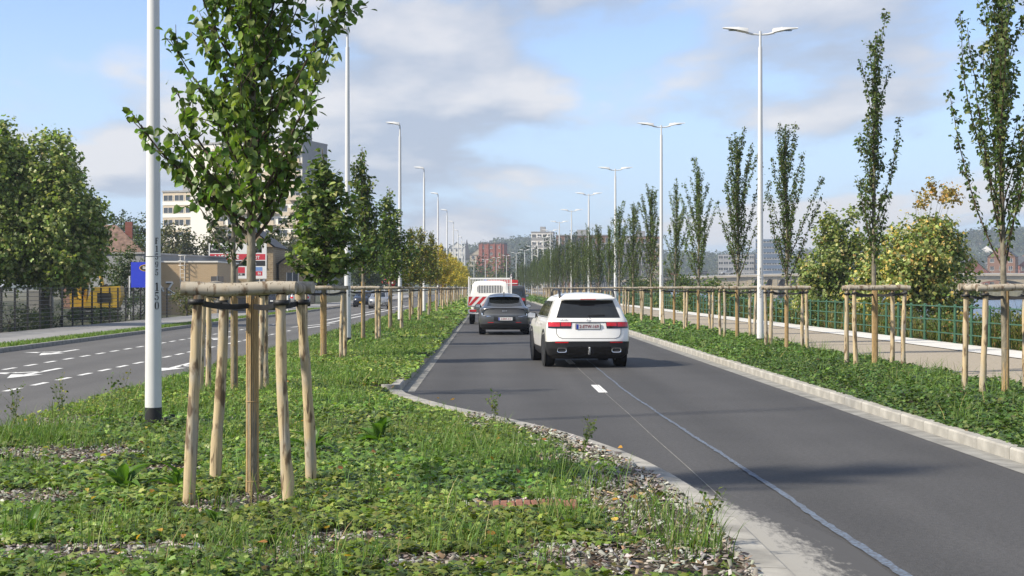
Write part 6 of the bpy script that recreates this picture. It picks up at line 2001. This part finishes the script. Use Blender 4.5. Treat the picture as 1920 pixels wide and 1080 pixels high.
# ---- for-sale board
bd = empty('for_sale_board', (-21.4, 126, 0))
MB().box(-2.45, 2.45, -0.04, 0.04, 2.55, 5.55).build('board', M['white_paint'], bd)
for sx in (-2.2, 2.2): MB().box(sx - 0.08, sx + 0.08, 0.05, 0.2, 0, 5.4).build('post', M['bld_white'], bd)
def strip(x0, x1, z0, z1, m, nm='printed_band', off=0.045): return MB().box(x0, x1, -off, -0.04, z0, z1).build(nm, M[m], bd)
M['print_black'] = plain('print_black', (0.02, 0.02, 0.022), 0.6); M['print_red'] = plain('print_red', (0.55, 0.03, 0.05), 0.6, vary=0.05); M['print_blue'] = plain('print_blue', (0.16, 0.28, 0.55), 0.6)
strip(-2.35, -1.3, 4.72, 5.4, 'print_black'); obj('lettering', TX['bca'], bd, (-1.95, -0.055, 5.05), (math.pi / 2, 0, 0))
strip(-2.35, 2.35, 4.14, 4.64, 'print_red'); obj('lettering', TX['sale'], bd, (-0.95, -0.055, 4.37), (math.pi / 2, 0, 0)); obj('lettering', TX['sale_end'], bd, (1.55, -0.055, 4.34), (math.pi / 2, 0, 0))
strip(-2.35, 2.35, 3.62, 4.07, 'print_black'); obj('lettering', TX['phase'], bd, (-1.0, -0.055, 3.83), (math.pi / 2, 0, 0)); obj('lettering', TX['sqm'], bd, (1.15, -0.055, 3.83), (math.pi / 2, 0, 0))
strip(-2.15, -0.9, 3.2, 3.53, 'print_red'); strip(-1.4, -0.9, 2.85, 3.16, 'print_blue'); obj('lettering', TX['n220'], bd, (-1.14, -0.055, 3.0), (math.pi / 2, 0, 0))
strip(-0.65, 0.62, 3.02, 3.53, 'print_red'); strip(-0.65, 0.62, 2.80, 3.0, 'print_black'); obj('lettering', TX['ph'], bd, (0, -0.055, 2.9), (math.pi / 2, 0, 0), (0.8, 0.8, 0.8))
strip(0.88, 2.1, 3.2, 3.53, 'print_blue'); strip(0.88, 2.1, 2.8, 3.17, 'print_red'); obj('lettering', TX['n86'], bd, (1.85, -0.055, 2.98), (math.pi / 2, 0, 0))
q = MB(); q.lathe([(0.30, 0), (0.34, 0.0)], 22)
for k in (-1, 0, 1):
    q.box(-0.3, 0.3, 0.14 * k - 0.045, 0.14 * k + 0.045, 0, 0.004)
q.build('globe_emblem', M['print_black'], bd, (-0.98, -0.05, 5.05), (math.pi / 2, 0, 0))
strip(1.55, 2.05, 4.75, 5.3, 'print_black'); strip(1.62, 1.98, 4.95, 5.2, 'window', 'picture', 0.05)
tag(bd, 'large red, black and white for-sale board behind the nearest trunk', 'billboard')
# dark traffic boxes seen from behind
rt = empty('sign_panel', (-15.6, 85, 0))
for sx in (-0.19, 0.19): MB().box(sx - 0.17, sx + 0.17, -0.03, 0.03, 1.95, 2.42).build('panel', M['bld_dark'], rt)
MB().box(-0.02, 0.02, -0.05, -0.032, 0, 2.45).build('post', M['steel'], rt)
tag(rt, 'double grey sign panel seen from behind, left of the for-sale board', 'sign')
# ---- blue sign
bs = empty('blue_sign', (-19.1, 82, 0))
MB().box(-0.70, 0.62, -0.03, 0.03, 1.78, 3.18).build('panel', M['sign_blue'], bs)
MB().tube([(-0.78, 0.0, 0), (-0.78, 0.0, 2.42)], [0.04, 0.04], 8).build('post', M['white_paint'], bs)
MB().tube([(0.60, 0.08, 0), (0.60, 0.08, 3.0)], [0.04, 0.04], 8).build('post', M['white_paint'], bs)
Mo = Matrix.Translation((0.1, -0.036, 2.86)) @ Matrix.Rotation(math.pi / 2, 4, 'X') @ Matrix.Diagonal((1, 0.55, 1, 1))
MB().lathe([(0.0, 0), (0.34, 0.0)], 24, Mo).build('oval_logo', M['plate_yellow'], bs)
Mo2 = Matrix.Translation((0.1, -0.040, 2.86)) @ Matrix.Rotation(math.pi / 2, 4, 'X') @ Matrix.Diagonal((0.88, 0.46, 1, 1))
MB().lathe([(0.0, 0), (0.34, 0.0)], 24, Mo2).build('oval_field', M['print_black'], bs)
obj('lettering', TX['slig'], bs, (0.08, -0.046, 2.86), (math.pi / 2, 0, 0))
tag(bs, 'bright blue sign with an oval logo half hidden by the nearest lamp post', 'sign')

# ---- excavator
ex_ = empty('excavator', (-20.55, 77, 0), R(8))
q = MB()
for sgn in (-1, 1):
    q2 = MB(); pr = [(-1.1, 0.1), (-1.25, 0.3), (-1.1, 0.52), (1.1, 0.52), (1.25, 0.3), (1.1, 0.1)]
    q2.prism([(x, y) for x, y in pr], sgn * 0.85 - 0.2, sgn * 0.85 + 0.2, Matrix.Rotation(math.pi / 2, 4, 'X'))
    q2.build('track', M['black'], ex_)
q = MB(); q.prism([(-0.35, 0.75), (-0.2, 1.1), (0.05, 1.78), (1.45, 1.85), (1.5, 1.35), (1.3, 0.75)], -0.85, 0.85, Matrix.Rotation(math.pi / 2, 4, 'X')); q.build('engine_cover', M['yellow'], ex_)
MB().box(-1.0, 1.35, -0.8, 0.8, 0.58, 0.74).build('turntable', M['black'], ex_)
q = MB(); q.prism([(-1.15, 0.76), (-1.2, 1.7), (-0.95, 2.3), (-0.3, 2.3), (-0.36, 0.76)], -0.8, 0.0, Matrix.Rotation(math.pi / 2, 4, 'X')); cabx = q.build('cab', M['yellow'], ex_)
MB().box(-1.05, -0.45, -0.02, 0.03, 1.3, 2.15).build('cab_window', M['car_glass'], cabx)
MB().box(0.3, 1.0, -0.87, -0.852, 1.0, 1.5).build('vent_panel', M['black'], ex_)
q = MB(); q.tube([(-0.55, -0.25, 1.2), (-0.75, -0.3, 2.0), (-0.45, -0.35, 2.75), (0.1, -0.4, 2.95)], [0.16, 0.17, 0.16, 0.12], 6, smooth=False); q.build('boom', M['yellow'], ex_)
q = MB(); q.tube([(0.1, -0.4, 2.95), (0.45, -0.4, 2.3), (0.55, -0.4, 1.9)], [0.12, 0.1, 0.07], 6, smooth=False); q.build('stick', M['yellow'], ex_)
q = MB(); q.tube([(-0.35, -0.5, 1.9), (0.02, -0.5, 2.6)], [0.045, 0.03], 6); q.build('hydraulic_ram', M['chrome'], ex_)
q = MB(); q.prism([(0.45, 1.85), (0.75, 1.95), (0.85, 1.55), (0.5, 1.45), (0.35, 1.6)], 0.05, 0.75, Matrix.Rotation(math.pi / 2, 4, 'X')); q.build('bucket', M['black'], ex_)
tag(ex_, 'yellow excavator working behind the black fence', 'excavator')

# ---- no-entry signs on the left side
def no_entry(x, y, h, lb):
    rt = empty('no_entry_sign', (x, y, 0.05))
    MB().tube([(0, 0, 0), (0, 0, h)], [0.045, 0.045], 8).build('post', M['pole'], rt)
    Mo = Matrix.Translation((0, -0.06, h - 0.35)) @ Matrix.Rotation(math.pi / 2, 4, 'X')
    dsc = MB(); dsc.lathe([(0.0, -0.01), (0.35, -0.01), (0.35, 0.01), (0.0, 0.01)], 24, Mo); dsc.build('disc', M['red_paint'], rt)
    MB().box(-0.26, 0.26, -0.078, -0.071, h - 0.42, h - 0.28).build('bar', M['white_paint'], rt.children[-1])
    tag(rt, lb, 'road sign', 'no-entry signs')
no_entry(-9.3, 141, 2.55, 'red no-entry sign facing the camera between two median trees')
no_entry(-4.9, 158, 2.45, 'small no-entry sign in front of the golden trees')
no_entry(-13.9, 196, 2.9, 'no-entry sign on the left pavement corner')
rt = empty('traffic_light', (-9.9, 150, 0)); MB().tube([(0, 0, 0), (0, 0, 3.2)], [0.05, 0.05], 8).build('post', M['pole'], rt)
MB().box(-0.16, 0.16, -0.12, 0.12, 2.5, 3.4, bev=0.02).build('housing', M['black'], rt)
for k, m_ in enumerate(('black', 'plate_yellow', 'red_lens')): MB().lathe([(0.0, 0), (0.1, 0.0)], 14, Matrix.Translation((0, -0.125, 2.68 + 0.28 * k)) @ Matrix.Rotation(math.pi / 2, 4, 'X')).build('lens', M[m_], rt)
tag(rt, 'traffic light standing behind the no-entry sign', 'traffic light')
rt = empty('bollard_post', (-13.75, 101, 0.08)); MB().tube([(0, 0, 0), (0, 0, 2.0), (0, 0, 2.02)], [0.06, 0.06, 0.03], 10).build('post', M['pole'], rt); MB().tube([(0, 0, 2.0), (0, 0, 2.06)], [0.065, 0.065], 10).build('cap', M['red_paint'], rt)
tag(rt, 'slim white post in the left grass strip', 'post')

# ---- far buildings beyond the end of the road
rb = building('brick_tower', 'square red brick tower block beyond the end of the road', (0.8, 700, 0), R(-8), 12, 12, 22.5, 7, 3, M['bld_redbrick'], (0.25, 0.4), 0, 0.05, None, None, 'far buildings ahead')
MB().box(-7.2, -6.0, 1, 10, 0, 17).build('side_bay', M['bld_redbrick'], rb); MB().box(6.0, 8.0, 1, 10, 0, 18).build('side_bay', M['bld_redbrick'], rb)
for sx in (-4.5, -1.5, 1.5, 4.5): MB().box(sx - 0.25, sx + 0.25, -0.4, 0, 0, 22.8).build('pier', M['bld_redbrick'], rb)
MB().box(-6.1, 6.1, -0.1, 12, 22.502, 23.3).build('roof', M['bld_dark'], rb)
building('apartment_block', 'pale balconied apartment block right of the far lamp posts', (22, 620, 0), R(-6), 9, 12, 25, 8, 4, M['bld_white'], (0.7, 0.45), 0, 0.03, 'flat', M['bld_grey'], 'far buildings ahead')
building('office_block', 'long brown brick office block above the columnar trees', (38, 600, 0), R(-4), 22, 14, 23, 5, 8, M['bld_brown'], (0.45, 0.6), 0, 0.03, 'flat', M['bld_dark'], 'far buildings ahead')
building('office_block', 'dark lower office wing next to the brown brick block', (52, 560, 0), R(-4), 20, 14, 18.5, 4, 8, M['bld_dark'], (0.5, 0.6), 0, 0.03, 'flat', None, 'far buildings ahead')
building('apartment_block', 'orange and beige block behind the columnar trees', (66, 640, 0), 0, 16, 14, 24, 6, 6, M['bld_orange'], (0.5, 0.5), 0, 0.03, 'flat', M['bld_beige'], 'far buildings ahead')
building('townhouse', 'small white hillside house left of the church spire', (-20, 900, 20), 0, 9, 8, 6, 2, 3, M['bld_white'], (0.4, 0.5), 0, 0.1, 'gable', None, 'hillside houses')
building('townhouse', 'beige house right of the church spire', (-6, 860, 14), 0, 11, 8, 7, 2, 3, M['bld_beige'], (0.4, 0.5), 0, 0.1, 'gable', None, 'hillside houses')
rt = empty('church', (-13.5, 880, 0)); MB().box(-2, 2, -2, 2, 0, 19).build('tower', M['bld_conc'], rt)
MB().add([(-2.3, -2.3, 19), (2.3, -2.3, 19), (2.3, 2.3, 19), (-2.3, 2.3, 19), (0, 0, 31)], [(0, 1, 4), (1, 2, 4), (2, 3, 4), (3, 0, 4)]).build('spire', M['roof_slate'], rt)
MB().box(-3, 3, 2, 18, 0, 11).build('nave', M['bld_conc'], rt)
tag(rt, 'grey church with a pointed slate spire below the hill', 'church')
# far bank: town, quay, hillside houses
GB = random.Random(17)
for i in range(26):
    x = 186 + GB.uniform(0, 120); y = GB.uniform(560, 900)
    if i % 3 == 0: x, y = 190 + 6 * i, 620 + 5 * i
    w_ = GB.uniform(8, 16); h_ = GB.uniform(7, 15)
    wl_ = M[['bld_brown', 'bld_white', 'bld_beige', 'bld_redbrick', 'bld_grey', 'bld_dark'][i % 6]]
    building('townhouse', '%s house on the far river bank, %s in the row' % (['brown brick', 'white', 'beige', 'red brick', 'grey', 'dark'][i % 6], ORD[i]), (x, y, 0.6), GB.uniform(-0.6, 0.2), w_, 9, h_, max(2, int(h_ / 3)), max(2, int(w_ / 3)), wl_, (0.4, 0.5), 0, 0.08, ['gable', 'hip', 'flat'][i % 3], None, 'houses on the far bank')
for i in range(16):
    x = GB.uniform(250, 520); y = 1300 + GB.uniform(0, 200)
    z = float(np.interp(y, [1250, 1380, 1500, 1650], [0, 0.35, 0.72, 1.0]) * ridge(x))
    building('townhouse', 'small %s house on the wooded hill, %s from the bridge' % (['white', 'orange', 'beige', 'red'][i % 4], ORD[i]), (x, y, z), GB.uniform(-0.4, 0.3), 13, 9, 9, 2, 4, M[['bld_white', 'bld_orange', 'bld_beige', 'bld_redbrick'][i % 4]], (0.4, 0.5), 0, 0.1, 'gable', None, 'hillside houses')
building('glass_tower', 'tall blue-grey glass tower behind the first double lamp post', (132, 690, 0.6), R(-14), 15, 15, 24, 9, 6, M['glass_blue'], (0.85, 0.3), 0, 0.03, None, None, 'far buildings over the river')
building('glass_block', 'stepped grey glass block left of the blue-grey tower', (117, 700, 0.6), R(-14), 17, 15, 17, 6, 7, M['bld_grey'], (0.85, 0.45), 0, 0.03, None, None, 'far buildings over the river')

# ---- the bridge over the river
bg = empty('bridge', (0, 480, 0))
M['bridge'] = plain('bridge_stone', (0.46, 0.38, 0.26), 0.85, vary=0.2, scale=0.3)
M['bridge_deck'] = plain('bridge_parapet', (0.56, 0.54, 0.50), 0.8, vary=0.15, scale=0.3)
def deckz(x): return 4.4 + 2.2 * math.sin(max(0, min(1, (x - 40) / 70)) * math.pi / 2)
xs_ = [42 + 8 * k for k in range(22)]
q = MB(); q.grid([[(x, 0, deckz(x) - 0.9), (x, 0, deckz(x)), (x, 12, deckz(x)), (x, 12, deckz(x) - 0.9), (x, 0, deckz(x) - 0.9)] for x in xs_], smooth=False); q.build('deck', M['bridge_deck'], bg)
q = MB(); q.grid([[(x, -0.25, deckz(x) - 0.9), (x, -0.25, deckz(x) - 0.35)] for x in xs_], smooth=False); q.build('yellow_beam', M['bld_beige'], bg)
def arch(x0, x1, base, rise, nm):
    q = MB(); n_ = 14; lo = []; hi = []
    for k in range(n_ + 1):
        t = k / n_; x = x0 + (x1 - x0) * t
        lo.append((x, base + rise * math.sin(math.pi * t))); hi.append((x, deckz(x) - 0.92))
    for yy_, fl in ((0.3, False), (11.7, True)):
        q.grid([[(x, yy_, z) for x, z in lo], [(x, yy_, z) for x, z in hi]], smooth=False, flip=fl)
    q.grid([[(x, 0.3, z) for x, z in lo], [(x, 11.7, z) for x, z in lo]], smooth=False)
    q.build(nm, M['bridge'], bg)
arch(48, 84, -0.8, 4.2, 'arch_span'); arch(106, 146, -0.8, 5.4, 'arch_span'); arch(150, 184, -0.8, 5.2, 'arch_span')
for k in range(5): arch(85.5 + 4.1 * k, 89.0 + 4.1 * k, 2.4, 2.4, 'small_arch')
for k in range(6): MB().box(84.6 + 4.1 * k - 0.6, 84.6 + 4.1 * k + 0.9, 0.2, 11.8, -3, deckz(90) - 0.93).build('pier', M['bridge'], bg)
for x in (47, 147.5): MB().box(x - 1.5, x + 1.5, -0.5, 12.5, -3, deckz(x) - 0.93).build('pier', M['bridge'], bg)
pp = MB().box(-0.05, 0.05, 0.1, 0.2, 0, 1.0).mesh('parapet_post', M['bld_grey'])
for k in range(56): obj('parapet_post', pp, bg, (44 + 3 * k, 0, deckz(44 + 3 * k)))
q = MB(); q.grid([[(x, 0.12, deckz(x) + 1.0), (x, 0.12, deckz(x) + 1.08)] for x in xs_], smooth=False); q.build('parapet_rail', M['bld_grey'], bg)
tag(bg, 'long pale stone road bridge with arches across the river', 'bridge')
for i, (x, m_, lb) in enumerate([(62, 'red_paint', 'red car crossing the bridge at its near end'), (80, 'paint_silver', 'silver car on the bridge'), (72, 'paint_dgrey', 'dark car on the bridge between two others'), (135, 'white_paint', 'white car on the bridge above the wide arch')]):
    simple_car('car', lb, (x, 484, deckz(x) + 0.01), math.pi / 2, M[m_], HATCH, (1.0, 1.36), None, 'cars on the bridge')
bt = empty('bus', (150, 484, deckz(150) + 0.01)); MB().box(-6, 6, -1.2, 1.2, 0.4, 3.0, bev=0.1).build('body', M['white_paint'], bt)
for k in range(6): MB().box(-5.6 + 1.9 * k, -4.0 + 1.9 * k, -1.23, -1.2, 1.5, 2.5).build('window', M['car_glass'], bt)
for x in (-4, 4): wheel(bt, x, 0, 0.45, 2.45, 1, M['rim']); bt.children[-1].rotation_euler = (0, 0, math.pi / 2)
tag(bt, 'white bus crossing the bridge', 'bus')

# ================================================================== air
hz_m = bpy.data.materials.new('haze'); hz_m.use_nodes = True
ht = hz_m.node_tree; ht.nodes.clear()
ho = ht.nodes.new('ShaderNodeOutputMaterial'); pv = ht.nodes.new('ShaderNodeVolumePrincipled')
pv.inputs['Color'].default_value = (0.78, 0.87, 1.0, 1)
pv.inputs['Density'].default_value = 0.00028
pv.inputs['Anisotropy'].default_value = 0.2
ht.links.new(pv.outputs[0], ho.inputs['Volume'])
hb = MB().box(-1600, 1600, -300, 2450, -4.5, 84).build('haze', hz_m)
tag(hb, 'pale morning haze over the river and hills', 'haze', kind='stuff')
